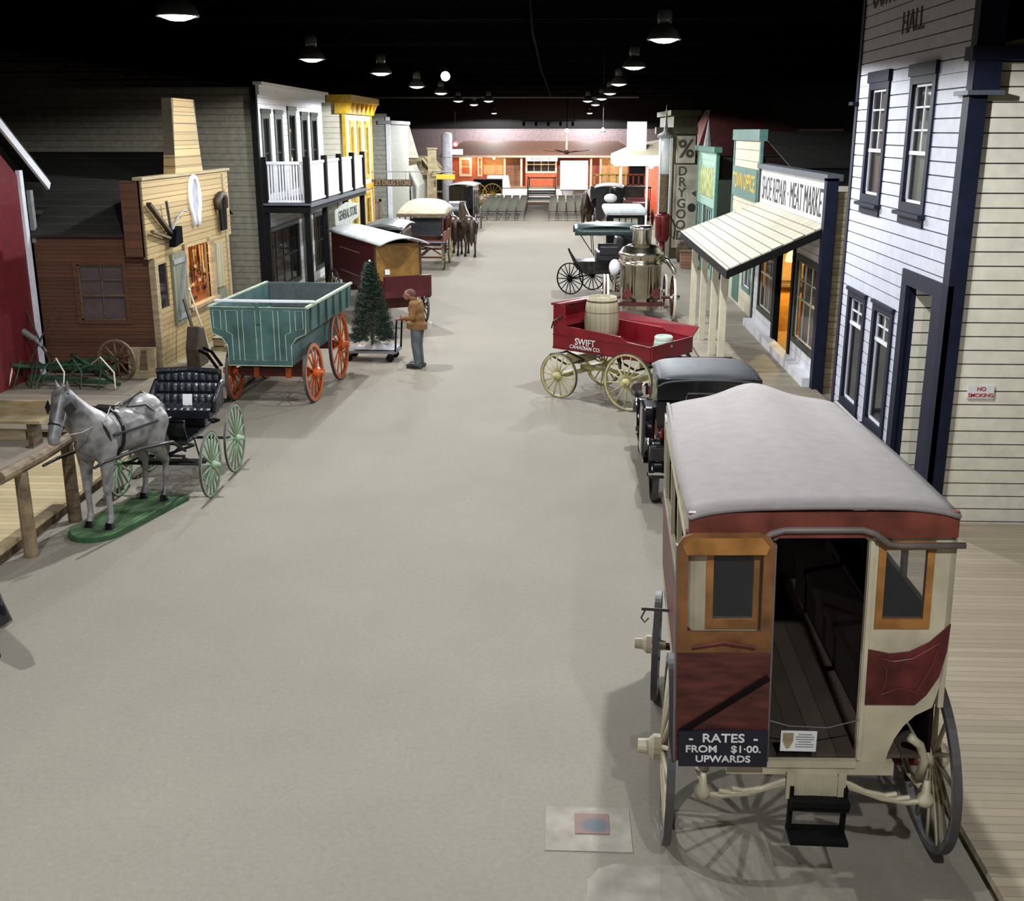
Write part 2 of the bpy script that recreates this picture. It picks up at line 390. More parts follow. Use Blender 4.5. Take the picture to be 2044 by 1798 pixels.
# concrete patch and marker plate in the floor
b = MB(); b.bx(-.055, .58, 6.86, 7.4, 0, .006)
t = T('floor_marker', 'pale square concrete patch with small painted tile set in the street floor', 'floor marker', (.27, 7.1, 0), w=True)
b.build('concrete_square', M['patch'], t)
def tile_mat():
    m, nt, bs = newmat('marker_tile'); N = nt.nodes; L = nt.links
    tc = N.new('ShaderNodeTexCoord'); gr = N.new('ShaderNodeTexGradient'); gr.gradient_type = 'SPHERICAL'
    mp = N.new('ShaderNodeMapping'); mp.inputs['Location'].default_value = (-.05 * 7, -.08 * 7, 0); mp.inputs['Scale'].default_value = (7.5, 9, 1)
    L.new(tc.outputs['Object'], mp.inputs[0]); L.new(mp.outputs[0], gr.inputs[0])
    cr = N.new('ShaderNodeValToRGB'); e = cr.color_ramp.elements; e[0].position = 0.05; e[0].color = (.24, .15, .13, 1); e[1].position = .45; e[1].color = (.11, .13, .15, 1)
    L.new(gr.outputs[0], cr.inputs[0]); L.new(cr.outputs[0], bs.inputs['Base Color']); bs.inputs['Roughness'].default_value = .8; return m
MB().bx(.165, .42, 7.06, 7.31, .006, .012).build('painted_tile', tile_mat(), t)
def blob(cx, cy, rx, ry, seed, n=40, z=.003):
    random.seed(seed); P = []
    for i in range(n):
        a = 2 * math.pi * i / n; k = 1 + .12 * math.sin(3 * a + seed) + .08 * math.sin(7 * a + seed * 2) + random.uniform(-.02, .02)
        P.append((cx + rx * k * math.cos(a), cy + ry * k * math.sin(a)))
    return P
b = MB().prism(blob(.72, 5.9, .78, .78, 3), 0, .003, 'xy')
tag(b.build('floor_patch', M['patch']), 'irregular pale cement repair patch in the street floor below the marker', 'floor patch')

# ================================================================ hanging lamps
M['shade'] = mat('lamp_housing', (.10, .10, .10), .4, metal=.3)
M['lens'] = emis('lamp_lens', (.93, .97, 1.0), 14)
def make_lamp():
    t = T('high_bay_lamp', 'x', 'ceiling lamp', (0, 0, LAMP_Z))
    MB().lathe([(.27, -.02), (.275, .0), (.23, .10), (.13, .2), (.09, .24), (.09, .26)], n=24, cap=False).build('shade', M['shade'], t, smooth=True, solid=.006)
    MB().lathe([(.0, -.075), (.10, -.065), (.19, -.035), (.25, .0)], n=24, cap=False).build('lens', M['lens'], t, smooth=True)
    MB().lathe([(0, .24), (.11, .24), (.12, .3), (.12, .42), (.07, .47), (0, .47)], n=16).build('ballast', M['shade'], t, smooth=True)
    MB().cyl((0, 0, .46), (0, 0, 2.15), .012, n=6).build('hanger', M['black_steel'], t)
    return t
lamp0 = make_lamp()
SIDE = {True: 'left', False: 'right'}
order = {}
for i, (x, y) in enumerate(LAMPS):
    o = lamp0 if i == 0 else dup(lamp0)
    o.location = (x, y, LAMP_Z); o['group'] = 'high bay lamps hanging from the black ceiling'
    k = 'left' if x < 0 else 'right'
    vis = [p for p in LAMPS if (p[0] < 0) == (x < 0) and p[1] > 14]
    if y > 14:
        n = sorted(p[1] for p in vis).index(y)
        word = ['nearest', 'second nearest', 'third', 'fourth', 'fifth', 'sixth', 'seventh', 'eighth', 'ninth', 'farthest'][n]
        o['label'] = 'glowing round high bay lamp, %s in the %s row of ceiling lamps' % (word, k)
    else:
        o['label'] = 'glowing round high bay lamp above the street before the view, %s row, %s' % (k, 'near' if y < 5 else 'next')
    ld = bpy.data.lights.new('lamp_light', 'SPOT'); ld.spot_size = R(172); ld.spot_blend = .12; ld.shadow_soft_size = .07; ld.energy = LAMP_POWER; ld.color = LAMP_COL
    ld.energy *= LAMP_FAC.get((x, y), 1.6 if y > 90 else 1.0)
    lo = bpy.data.objects.new('lamp_light', ld); COL.objects.link(lo); lo.parent = o; lo.location = (0, 0, -.19)
# warm flood bulb hung over the left of the street
t = T('warm_bulb', 'small warm round bulb hanging between the left row lamps', 'ceiling lamp', (-3.3, 32.9, 6.5))
M['warm_lens'] = emis('warm_bulb_glow', (1, .72, .42), 22)
MB().ell((0, 0, 0), (.13, .13, .13)).build('bulb', M['warm_lens'], t, smooth=True)
MB().cyl((0, 0, .1), (0, 0, 2.1), .015).build('cord', M['black_steel'], t)
ld = bpy.data.lights.new('warm_light', 'POINT'); ld.energy = 120; ld.color = (1, .75, .5); ld.shadow_soft_size = .13
lo = bpy.data.objects.new('warm_light', ld); COL.objects.link(lo); lo.parent = t; lo.location = (0, 0, -.2)

# ================================================================ generic openings
def window(parent, plane, at, u0, u1, z0, z1, side, ca='navy', sa='white', gl='glass', back='curtain', nx=2, ny=2, cw=.1, head=.0, sill=.0, meet=None, name='window', label=None, bars_top_only=False):
    def P(a, b, c, d, e, f):   # u0,u1,d0,d1(out),z0,z1
        c, d = at + side * c, at + side * d
        return (min(c, d), max(c, d), a, b, e, f) if plane == 'x' else (a, b, min(c, d), max(c, d), e, f)
    f = MB(); f.bx(*P(u0, u0 + cw, -.02, .05, z0, z1)); f.bx(*P(u1 - cw, u1, -.02, .05, z0, z1)); f.bx(*P(u0 + cw, u1 - cw, -.02, .05, z0, z0 + cw)); f.bx(*P(u0 + cw, u1 - cw, -.02, .05, z1 - cw, z1))
    if head: f.bx(*P(u0 - .03, u1 + .03, -.02, .075, z1 - .02, z1 + head))
    w = f.build(name, M[ca], parent, label)
    if parent.get('_w'): w['_w'] = parent['_w']
    a0, a1, b0, b1 = u0 + cw, u1 - cw, z0 + cw, z1 - cw
    s = MB(); k = .035
    for q in ((a0, a0 + k, b0, b1), (a1 - k, a1, b0, b1), (a0, a1, b0, b0 + k), (a0, a1, b1 - k, b1)): s.bx(*P(q[0], q[1], -.03, .0, q[2], q[3]))
    mz = meet if meet is not None else (b0 + b1) / 2
    s.bx(*P(a0, a1, -.03, .01, mz - .025, mz + .025))
    for i in range(1, nx):
        x = a0 + (a1 - a0) * i / nx; s.bx(*P(x - .012, x + .012, -.03, -.005, mz if bars_top_only else b0, b1))
    for i in range(1, ny): z = mz + (b1 - mz) * i / ny; s.bx(*P(a0, a1, -.03, -.005, z - .012, z + .012))
    s.build('sash', M[sa], w)
    MB().bx(*P(a0, a1, -.026, -.02, b0, b1)).build('pane', M[gl], w)
    if back: MB().bx(*P(a0 - .03, a1 + .03, -.14, -.10, b0 - .03, b1 + .03)).build('curtain' if 'curtain' in back else 'dark_backing', M[back], w)
    if sill:
        MB().bx(*P(u0 - .05, u1 + .05, -.02, .12, z0 - .05, z0)).bx(*P(u0, u1, -.02, .05, z0 - .05 - sill, z0 - .05)).build('sill', M[ca], w)
    w.pop('_w', None) if '_w' in w.keys() else None
    return w
# ================================================================ RIGHT SIDE BUILDINGS
# boardwalk along the right of the street
t = T('boardwalk', 'pale worn plank boardwalk beside the omnibus and cream siding wall', 'boardwalk', (6, 8, 0), w=True)
MB().bx(2.97, 12, 2.5, 13.6, .09, .15).build('deck', M['walk_r'], t)
MB().bx(3.0, 3.06, 2.5, 13.6, 0, .09).bx(3.0, 12, 2.5, 2.56, 0, .09).build('fascia', M['darkwood'], t)
# ---- tall white false-front building
X = 4.75
t = T('white_store_building', 'tall white clapboard false front building with navy corner posts and long windows', 'building', (7, 16, 0), w=True)
wins_up = [(16.9, 17.97, 3.95, 5.72), (14.83, 15.9, 3.95, 5.72)]
wins_lo = [(17.13, 18.2, .66, 2.55), (15.68, 16.72, .68, 2.56)]
door = (13.98, 15.36, .0, 3.08)
b = MB(); siding(b, 'x', X, 13.67, 18.68, .0, 7.9, .172, .017, .02, [(a + .05, c - .05, d + .05, e - .05) for a, c, d, e in wins_up + wins_lo] + [door], side=-1)
b.build('front_siding', [M['white_s'], M['groove']], t)
b = MB(); siding(b, 'y', 13.67, X, 12, .0, 5.78, .172, .017, .02, side=-1)
b.build('side_siding', [M['cream2'], M['groove']], t, 'cream painted side siding')
b = MB(); b.bx(X + .08, 12, 18.6, 18.68, 0, 7.9); b.bx(11.9, 12, 13.7, 18.7, 0, 5.8); b.bx(X + .3, 12, 15.6, 18.6, 3.3, 3.36); b.build('rear_wall', M['dark_in'], t)
b = MB(); b.bx(X - .05, X + .16, 13.56, 13.78, 0, 5.40); b.bx(X - .05, X + .02, 13.56, 13.98, 0, 3.2); b.build('corner_post', M['navy'], t)
b = MB(); b.bx(X - .05, X + .26, 13.50, 13.70, 5.45, 7.9); b.build('upper_corner_post', M['navy'], t)
b = MB(); b.bx(X - .12, X + .3, 13.42, 13.9, 5.40, 5.45); b.build('post_cap', M['slate'], t)
b = MB(); b.bx(X - .04, X + .1, 18.62, 18.76, 0, 7.9); b.bx(X - .12, X + .1, 18.6, 18.85, 5.40, 5.45); b.build('far_corner_board', M['navy'], t)
b = MB(); b.bx(X - .05, X + .04, 13.98, 15.42, 3.0, 3.2); b.bx(X - .05, X + .04, 15.2, 15.42, 0, 3.0); b.bx(X - .05, X + .04, 13.98, 14.1, 0, 3.0); b.bx(X + .0, X + .9, 15.20, 15.36, 0, 3.05); b.build('door_casing', M['navy'], t)
b = MB(); siding(b, 'y', 15.2, X + .1, X + 1.4, .12, 3.0, .172, .017, .02, side=-1); siding(b, 'x', X + 1.4, 13.9, 15.2, .12, 3.0, .172, .017, .02, side=-1); b.build('entry_siding', [M['cream2'], M['groove']], t)
MB().bx(X + .05, X + 1.5, 13.8, 15.3, 3.0, 3.06).build('entry_ceiling', M['tan'], t)
MB().bx(X - .0, X + 1.5, 13.75, 15.3, .0, .15).build('entry_floor', M['walk_r'], t)
for w in wins_up: window(t, 'x', X, *w, -1, 'navy', 'white', 'glass', 'curtain_y' if w[0] < 16 else 'curtain', 2, 3, .12, head=.14, sill=.12, meet=4.72, bars_top_only=True)
for w in wins_lo: window(t, 'x', X, *w, -1, 'navy', 'white', 'glassd', 'dark_in', 2, 2, .12, head=.03, sill=.05, meet=2.02, bars_top_only=True)
text('OUR LODGE', .72, (X - .03, 16.95, 7.0), (90, 0, -90), M['letter'], t, fit=2.6, ext=.003)
text('HALL', .42, (X - .03, 16.1, 6.42), (90, 0, -90), M['letter'], t, sx=1.0, ext=.003)
b = MB(); b.bx(X - .1, 12, 13.45, 13.72, 5.78, 5.93); b.build('eave_board', M['navy'], t)
b = MB(); b.slab([(X + .1, 13.5, 5.93), (12, 13.5, 9.4 - 2), (12, 18.5, 9.4 - 2), (X + .1, 18.5, 5.93)], .08); b.build('roof', M['tan'], t)
b = MB(); b.prism([(X + .1, 5.93), (12, 5.93), (12, 7.3)], 13.6, 13.66, 'xz'); b.build('gable', M['tan'], t)
s = T('no_smoking_sign', 'small white NO SMOKING sign with red letters on cream siding wall', 'sign', (5.26, 13.62, 1.88), w=True)
MB().bx(5.1, 5.42, 13.615, 13.648, 1.80, 1.96).build('sign_board', M['white_b'], s)
M['red_sign'] = mat('red_lettering', (.45, .02, .02), .6)
text('NO', .07, (5.26, 13.61, 1.92), (90, 0, 0), M['red_sign'], s, ext=.002, bold=.001); text('SMOKING', .07, (5.26, 13.61, 1.84), (90, 0, 0), M['red_sign'], s, ext=.002, bold=.001)

# ---- meat market / shoe repair
def shingle_mat():
    m, nt, bs = newmat('pale_porch_shingles'); N = nt.nodes; L = nt.links
    tc = N.new('ShaderNodeTexCoord'); mp = N.new('ShaderNodeMapping'); mp.inputs['Rotation'].default_value = (0, 0, R(90)); L.new(tc.outputs['Object'], mp.inputs[0])
    br = N.new('ShaderNodeTexBrick'); br.inputs['Scale'].default_value = 1; br.inputs['Brick Width'].default_value = .42; br.inputs['Row Height'].default_value = .2; br.inputs['Mortar Size'].default_value = .012
    br.inputs['Color1'].default_value = (.46, .42, .31, 1); br.inputs['Color2'].default_value = (.54, .49, .37, 1); br.inputs['Mortar'].default_value = (.12, .11, .08, 1)
    L.new(mp.outputs[0], br.inputs[0]); L.new(br.outputs[0], bs.inputs['Base Color']); bs.inputs['Roughness'].default_value = .75; return m
M['shingle'] = shingle_mat()
X = 5.1
t = T('meat_market_building', 'shoe repair and meat market shop with lettered white false front and shingled porch', 'building', (7.5, 25.5, 0), w=True)
MB().bx(X, X + .12, 21.7, 29.1, 3.0, 4.1).build('sign_board', M['white_b'], t)
MB().bx(X - .1, X + .2, 21.5, 29.2, 4.1, 4.22).build('cornice', M['slate'], t)
b = MB(); b.bx(X - .1, X + .12, 21.5, 21.72, 0, 4.15); b.build('corner_post', M['navy'], t)
MB().bx(X - .05, X + .12, 29.1, 29.22, 0, 4.15).build('far_corner_post', M['dark_green'], t)
text('SHOE REPAIR · MEAT MARKET', .80, (X - .005, 25.38, 3.62), (90, 0, -90), M['letter'], t, ext=.004, fit=6.9)
b = MB(); siding(b, 'y', 21.62, X + .05, 12, 0, 3.9, .13, .010, .02, side=-1); b.build('side_siding', [M['tan'], M['groove_t']], t)
dr = (24.3, 26.1, 0.1, 2.7)
b = MB(); siding(b, 'x', X, 21.72, 29.1, .1, 3.05, .17, .012, .02, [(21.95, 23.9, .75, 2.45), (26.5, 28.3, .75, 2.45), dr], side=-1)
b.build('front_siding', [M['white'], M['groove']], t)
for w, l in (((21.85, 24.0, .62, 2.5), 'a'), ((26.4, 28.4, .62, 2.5), 'b')):
    window(t, 'x', X, *w, -1, 'dark_green', 'cream', 'glass', 'curtain', 3, 2, .13, meet=1.6)
b = MB(); b.bx(X - .06, X + .08, 24.15, 24.35, 0, 2.85); b.bx(X - .06, X + .08, 26.05, 26.3, 0, 2.85); b.bx(X - .06, X + .08, 24.15, 26.3, 2.7, 2.9); b.build('door_frame', M['black'], t)
# shop room, open behind the doorway
b = MB(); b.bx(X + .1, 10, 21.8, 29, .08, .12); b.mi = 1; b.bx(9.9, 10, 21.8, 29, .1, 3.2); b.bx(X + .1, 10, 28.9, 29, .1, 3.2); b.bx(X + .1, 10, 21.7, 21.78, .1, 3.2); b.bx(X + .1, 10, 21.7, 29, 3.2, 3.3)
M['warm_floor'] = mat('orange_brown_floor', (.30, .14, .06), .6); M['warm_wall'] = mat('ochre_interior_wall', (.34, .20, .08), .7)
b.build('shop_room', [M['warm_floor'], M['warm_wall']], t)
MB().bx(X + .9, X + .96, 24.4, 26.1, .1, .75).build('door_kick_panel', M['oldwood'], t)
# roof of porch: eave at x=3.3
b = MB(); b.slab([(3.24, 21.75, 2.42), (5.12, 21.7, 3.28), (5.12, 29.15, 3.28), (3.24, 30.3, 2.42)], .03); b.build('porch_roof', M['shingle'], t)
b = MB(); b.slab([(3.24, 21.72, 2.40), (5.1, 21.66, 3.25), (5.1, 21.66, 3.09), (3.24, 21.72, 2.24)], .06); b.bx(3.24, 3.31, 21.7, 30.3, 2.24, 2.40); b.build('roof_fascia', M['black'], t)
for y in (23.6, 25.0, 26.9, 28.9): MB().bx(3.42, 3.56, y - .07, y + .07, .1, 2.46).build('porch_post', M['cream'], t)
s = T('shop_boardwalk', 'low grey plank walk under the meat market porch posts', 'boardwalk', (5, 26, 0), w=True)
b = MB(); b.bx(3.2, 5.1, 20.0, 30.4, .06, .1); b.build('deck', M['walk_g'], s); MB().bx(3.22, 3.28, 20.0, 30.4, 0, .06).build('fascia', M['oldwood'], s)
MB().bx(X - .25, X - .02, 21.7, 29.1, .1, .28).build('step', M['white'], t)
# counter and stained glass lamp in the shop
s = T('shop_counter', 'orange lit wooden counter inside the meat market doorway', 'counter', (7.2, 25.4, .12), w=True)
M['orange_wood'] = mat('orange_varnished_wood', (.45, .21, .05), .4)
MB().bx(5.5, 6.6, 28.0, 28.6, .12, 1.25).build('cabinet', M['orange_wood'], s); MB().bx(5.45, 6.65, 27.9, 28.7, 1.25, 1.32).build('countertop', M['darkwood'], s)
s = T('stained_glass_lamp', 'hanging lamp with glowing yellow green stained glass shade inside the meat market', 'lamp', (5.95, 27.5, 2.1))
M['stained'] = emis('lit_green_glass', (.75, .95, .12), 5)
MB().lathe([(.42, -.16), (.40, -.02), (.28, .12), (.1, .2), (.05, .22)], n=16, cap=False).build('lamp_shade', M['stained'], s, smooth=True, solid=.01)
MB().cyl((0, 0, .2), (0, 0, 1.1), .012, n=6).build('chain', M['black'], s)
ld = bpy.data.lights.new('shop_light', 'POINT'); ld.energy = 160; ld.color = (1, .62, .28); ld.shadow_soft_size = .08
lo = bpy.data.objects.new('shop_light', ld); COL.objects.link(lo); lo.parent = s; lo.location = (0, 0, -.2)

# ---- town office
X = 5.35
t = T('town_office_building', 'narrow cream town office with teal trimmed false front and yellow lettered sign', 'building', (7, 33, 0), w=True)
b = MB(); siding(b, 'x', X, 30.7, 35.2, 0, 4.85, .3, .014, .02, [(31.2, 32.4, .7, 2.4), (33.2, 34.2, .1, 2.5)], side=-1); b.build('front_siding', [M['cream'], M['groove_t']], t)
b = MB(); siding(b, 'y', 30.65, X + .05, 11, 0, 3.6, .2, .012, .02, side=-1); b.build('side_siding', [M['cream2'], M['groove_t']], t)
b = MB(); b.bx(X - .1, X + .12, 30.6, 35.3, 4.75, 5.05); b.bx(X - .05, X + .03, 30.6, 30.78, 0, 4.75); b.bx(X - .05, X + .03, 35.12, 35.3, 0, 4.75); b.build('trim', M['teal_t'], t)
MB().bx(X - .08, X - .03, 30.8, 35.1, 3.15, 4.0).build('sign_board', M['teal_t'], t); text('TOWN OFFICE', .62, (X - .085, 32.95, 3.58), (90, 0, -90), M['gold'], t, fit=3.9, bold=.012)
window(t, 'x', X, 31.1, 32.5, .6, 2.5, -1, 'teal_t', 'white', 'glassd', 'dark_in', 2, 2); b = MB(); b.bx(X - .04, X + .05, 33.1, 34.3, .1, 2.6); b.build('door', M['green_m'], t)
# ---- green shop
X = 5.35
t = T('green_shop_building', 'pale green shop front with finial and yellow painted panel above door', 'building', (7, 42, 0), w=True)
b = MB(); siding(b, 'x', X, 39.2, 44.4, 0, 4.3, .2, .006, .02, [(39.8, 41.0, .4, 2.3), (41.4, 42.4, .1, 2.4), (42.8, 44.0, .4, 2.3)], side=-1); b.build('front_siding', [M['green_l'], M['green_m']], t)
MB().bx(X + .05, 11, 39.1, 39.2, 0, 3.4).build('side_wall', M['dark_green'], t)
b = MB(); b.bx(X - .15, X + .12, 39.0, 44.6, 4.3, 4.48); b.bx(X - .04, X + .06, 39.1, 39.3, 0, 4.3); b.bx(X - .04, X + .06, 44.3, 44.5, 0, 4.3); b.build('trim', M['green_m'], t)
b = MB(); b.lathe([(.16, 0), (.10, .35), (.0, 1.0)], (X, 42.0, 4.48), n=8); b.build('finial', M['grey'], t)
M['panel_y'] = mat('yellow_green_panel', (.42, .46, .16), .6, var=.3, scale=3)
MB().bx(X - .06, X - .02, 39.9, 43.4, 2.75, 3.75).build('sign_board', M['panel_y'], t)
for w in ((39.7, 41.1, .3, 2.4), (42.7, 44.1, .3, 2.4)): window(t, 'x', X, *w, -1, 'green_m', 'white', 'glassd', 'dark_in', 2, 1)
MB().bx(X + .02, X + .06, 41.3, 42.5, .1, 2.5).build('door', M['dark_green'], t)
# ---- dry goods building with its tall side sign
t = T('dry_goods_building', 'brown dry goods store with tall weathered lettered side board', 'building', (6.5, 50, 0), w=True)
M['weather'] = mat('weathered_sign_board', (.50, .45, .36), .75, var=.2, scale=2); M['olive'] = mat('olive_brown_paint', (.075, .065, .035), .7)
M['letter_o'] = mat('faded_olive_lettering', (.06, .055, .03), .7)
MB().bx(4.55, 5.95, 45.6, 45.75, .45, 3.72).build('sign_board', M['weather'], t)
for i, ch in enumerate('DRYGOODS'): text(ch, .50, (4.86, 45.58, 3.46 - i * .42), (90, 0, 0), M['letter_o'], t, bold=.008)
MB().bx(4.6, 5.33, 45.55, 45.7, 3.78, 4.82).build('upper_sign_board', M['weather'], t)
text('%', .95, (4.97, 45.53, 4.3), (90, 0, 0), M['letter_o'], t, bold=.02)
b = MB(); b.bx(4.45, 5.4, 45.72, 52, 0, 5.75); b.build('wall', M['olive'], t); MB().bx(5.4, 12, 45.75, 52, 0, 4.0).build('rear_wall', M['darkwood'], t)
b = MB(); b.bx(3.75, 5.4, 45.5, 46.1, 4.9, 5.15); b.bx(4.3, 5.5, 45.4, 52, 5.6, 5.8); b.build('cornice', M['olive'], t)
MB().prism([(5.25, 2.62), (5.55, 2.78), (5.8, 2.85), (5.9, 2.75), (5.9, 2.35), (5.75, 2.25), (5.5, 2.4), (5.55, 2.5), (5.4, 2.48)], 45.57, 45.60, 'xz').build('hand_emblem', M['letter_o'], t)
text('H', .22, (5.28, 45.57, 2.05), (90, 0, 0), M['white'], t)
MB().lathe([(0, 0), (.17, 0), (.17, .02)], (5.28, 45.56, 2.05), 'y', 16).build('round_emblem', M['letter'], t)
s = T('wooden_barrel', 'dark wooden barrel standing under the dry goods board', 'barrel', (4.95, 44.6, 0)); 
M['barrel'] = planks('barrel_staves', (.20, .12, .06), .08, 0, .08)
MB().lathe([(.26, 0), (.31, .2), (.33, .4), (.31, .6), (.26, .8), (.24, .78), (0, .78)], n=18).build('staves', M['barrel'], s, smooth=True)
for z in (.12, .3, .52, .7): MB().ring((0, 0, z), .0, .332 - abs(z - .4) * .12, .04, 18, 'z').build('hoop', M['steel'], s)
s = T('wooden_crate', 'small reddish wooden crate beside the dry goods barrel', 'crate', (4.9, 42.6, 0)); M['crate'] = planks('crate_slats', (.28, .14, .08), .12, 2, .1)
MB().box((0, 0, .3), (.6, .5, .6)).build('slats', M['crate'], s); MB().box((0, 0, .62), (.66, .56, .05)).build('lid', M['oldwood'], s)
# ---- visible gas pumps
def gas_pump(x, y, h, label):
    t = T('gas_pump', label, 'gas pump', (x, y, 0))
    M.setdefault('pump_red', mat('pump_red_paint', (.14, .005, .008), .3, coat=.4))
    MB().lathe([(.28, 0), (.28, .08), (.16, .12), (.13, .4), (.13, .75)], n=16).build('pedestal', M['pump_red'], t, smooth=True)
    MB().lathe([(.13, .75), (.24, .85), (.29, 1.0), (.29, 1.75), (.27, 1.85), (.15, 1.9)], n=16).build('body', M['pump_red'], t, smooth=True)
    MB().lathe([(.24, 3.4), (.24, h - .6)], n=16).build('glass_cylinder', M['white_b'], t, smooth=True)
    b = MB()
    for k in range(4): a = R(45 + 90 * k); b.cyl((.27 * math.cos(a), .27 * math.sin(a), 1.9), (.27 * math.cos(a), .27 * math.sin(a), h - .5), .022, n=6)
    b.build('cage', M['white'], t)
    MB().lathe([(.15, 1.9), (.22, 1.95), (.22, 3.4)], n=16).build('lower_column', M['oldwood'], t)
    MB().lathe([(.3, h - .6), (.33, h - .5), (.09, h - .35), (.05, h), (0, h + .7)], n=16).build('finial', M['grey'], t)
    MB().tube([(.3, 0, 1.8), (.5, -.1, 1.4), (.45, -.2, .9), (.3, -.1, 1.1)], .025).build('hose', M['black'], t)
gas_pump(4.05, 44.6, 5.35, 'tall red visible gas pump with white glass top before the dry goods sign')
# ---- red hip roofed shed behind
t = T('red_depot_building', 'small building with red hipped roof behind the gas pump', 'building', (10, 57, 0), w=True)
M['rust'] = mat('rust_red_roof', (.13, .035, .03), .7)
MB().bx(6.7, 13, 54, 60, 0, 4.2).build('wall', M['pink_wall'], t)
MB().slab([(6.3, 53.6, 4.0), (13.4, 53.6, 4.0), (9.5, 56, 5.9), (7.2, 56, 6.0)], .06).slab([(6.3, 60, 4.0), (6.3, 53.6, 4.0), (7.2, 56, 6.0), (7.2, 58, 6.0)], .06).build('roof', M['rust'], t)
# ---- dark storage block behind right row
t = T('grey_plank_building', 'dim grey board sided building behind the meat market roof', 'building', (12, 40, 0), w=True)
b = MB(); siding(b, 'y', 36, 7.4, 14, 0, 3.9, .22, .012, .02, side=-1); b.build('wall', [M['slate'], M['groove']], t); MB().slab([(7.2, 35.8, 3.9), (14, 35.8, 3.9), (14, 42, 5.0), (7.2, 42, 5.0)], .03).build('roof', M['darkroof'], t)
# ---- gas station canopy with white tower
t = T('filling_station', 'bright white filling station canopy with square tower and slim posts', 'filling station', (5.2, 64, 0), w=True)
MB().bx(3.62, 4.62, 62.2, 63.2, 3.7, 5.5).build('tower', M['white_b'], t)
b = MB(); b.bx(2.9, 6.2, 61.5, 66.5, 3.2, 3.75); b.build('canopy', M['white_b'], t)
b = MB(); b.slab([(2.9, 61.5, 3.75), (6.3, 61.5, 3.75), (6.3, 64, 4.7), (4.0, 64, 4.3)], .05); b.slab([(2.9, 66.5, 3.75), (2.9, 61.5, 3.75), (4.0, 64, 4.3)], .05); b.build('canopy_roof', M['cream'], t)
for x, y in ((3.25, 61.8), (4.7, 61.8), (6.0, 61.8)): MB().cyl((x, y, 0), (x, y, 3.2), .06, n=8).build('post', M['white_b'], t)
M['orange_red'] = mat('orange_red_paint', (.42, .06, .02), .6)
MB().bx(4.9, 6.2, 66.0, 66.2, 0, 3.2).build('rear_wall', M['orange_red'], t)
ld = bpy.data.lights.new('canopy_light', 'POINT'); ld.energy = 700; ld.color = (1, .9, .8); ld.shadow_soft_size = .15
lo = bpy.data.objects.new('canopy_light', ld); COL.objects.link(lo); lo.parent = t; lo.location = (-.2, -.5, 2.9)
s = T('canopy_lamp', 'round lamp glowing under the white filling station canopy', 'lamp', (5.0, 63.5, 3.1))
MB().ell((0, 0, 0), (.15, .15, .08)).build('globe', M['lens'], s, smooth=True); MB().cyl((0, 0, .05), (0, 0, .12), .06).build('mount', M['grey'], s)
# ================================================================ LEFT SIDE
# ---- red barn
X = -10.85
t = T('red_barn', 'dark red barn at the left edge with white corner and rake boards', 'building', (-13, 19, 0), w=True)
b = MB(); b.prism([(22.3, 0), (22.3, 4.1), (18.4, 6.9), (14.5, 4.1), (14.5, 0)], X - 6, X, 'yz'); b.build('wall', M['red_barn'], t)
b = MB(); b.beam((X + .2, 23.15, 3.9), (X + .2, 18.4, 7.2), .06, .16); b.bx(X - .02, X + .06, 22.22, 22.36, 0, 4.25); b.build('white_trim', M['white'], t)
MB().slab([(X + .2, 23.2, 3.98), (X + .2, 18.4, 7.3), (X - 6.2, 18.4, 7.3), (X - 6.2, 23.2, 3.98)], .06).build('roof', M['darkroof'], t)
MB().bx(X + .02, X + .1, 22.5, 22.62, 2.8, 3.85).build('shutter', M['grey'], t)
# ---- yard and walks
M['dirt'] = mat('dusty_yard_ground', (.20, .17, .13), .9, var=.2, scale=2, bump=.4, bscale=9)
tag(MB().bx(-16, -8.4, 20.3, 22.4, 0, .1).build('yard_ground', M['dirt']), 'dusty raised ground before the blacksmith shop side wall', 'ground')
t = T('forge_boardwalk', 'dusty plank boardwalk before the blacksmith shop and hotel', 'boardwalk', (-7.4, 30, 0), w=True)
MB().bx(-8.35, -6.32, 20.25, 28.0, .1, .15).bx(-8.25, -6.85, 28.0, 46.3, .1, .15).build('deck', M['walk_gx'], t); MB().bx(-6.4, -6.34, 20.3, 28.0, 0, .1).bx(-6.93, -6.87, 28, 46.3, 0, .1).bx(-8.3, -6.34, 20.28, 20.33, 0, .1).build('fascia', M['darkwood'], t)
t = T('cross_walk', 'plank walk running off to the left behind the wooden bench', 'boardwalk', (-11, 19, 0), w=True)
MB().bx(-16, -6.35, 17.7, 20.2, .1, .15).build('deck', M['walk_g'], t); MB().bx(-16, -6.4, 17.72, 17.77, 0, .1).build('fascia', M['darkwood'], t)
t = T('yellow_deck', 'pale yellow plank deck behind the log hitching rail', 'boardwalk', (-7.2, 12, 0), w=True)
MB().bx(-7.95, -6.62, 5, 16.9, .14, .19).build('deck', M['walk_y'], t); MB().bx(-6.72, -6.66, 5.05, 16.85, .0, .14).build('fascia', M['oldwood'], t)
b = MB(); 
for y in (8, 10, 11.8, 13.2, 14.8, 16.4): b.bx(-7.9, -6.72, y, y + .1, 0, .14)
b.build('joists', M['darkwood'], t)
t = T('hitching_rail', 'log hitching rail on two round posts beside the grey horse', 'hitching rail', (-6.42, 13, 0), w=True)
for y, m in ((12.35, 'log'), (13.62, 'oldwood')):
    MB().cyl((-6.42, y, 0), (-6.42, y, 1.08), .088, .08, 12).build('post', M[m], t)
MB().tube([(-6.46, 11.9, 1.14), (-6.42, 12.9, 1.12), (-6.42, 13.95, 1.12)], [.085, .08, .075], 12).build('rail', M['log'], t)
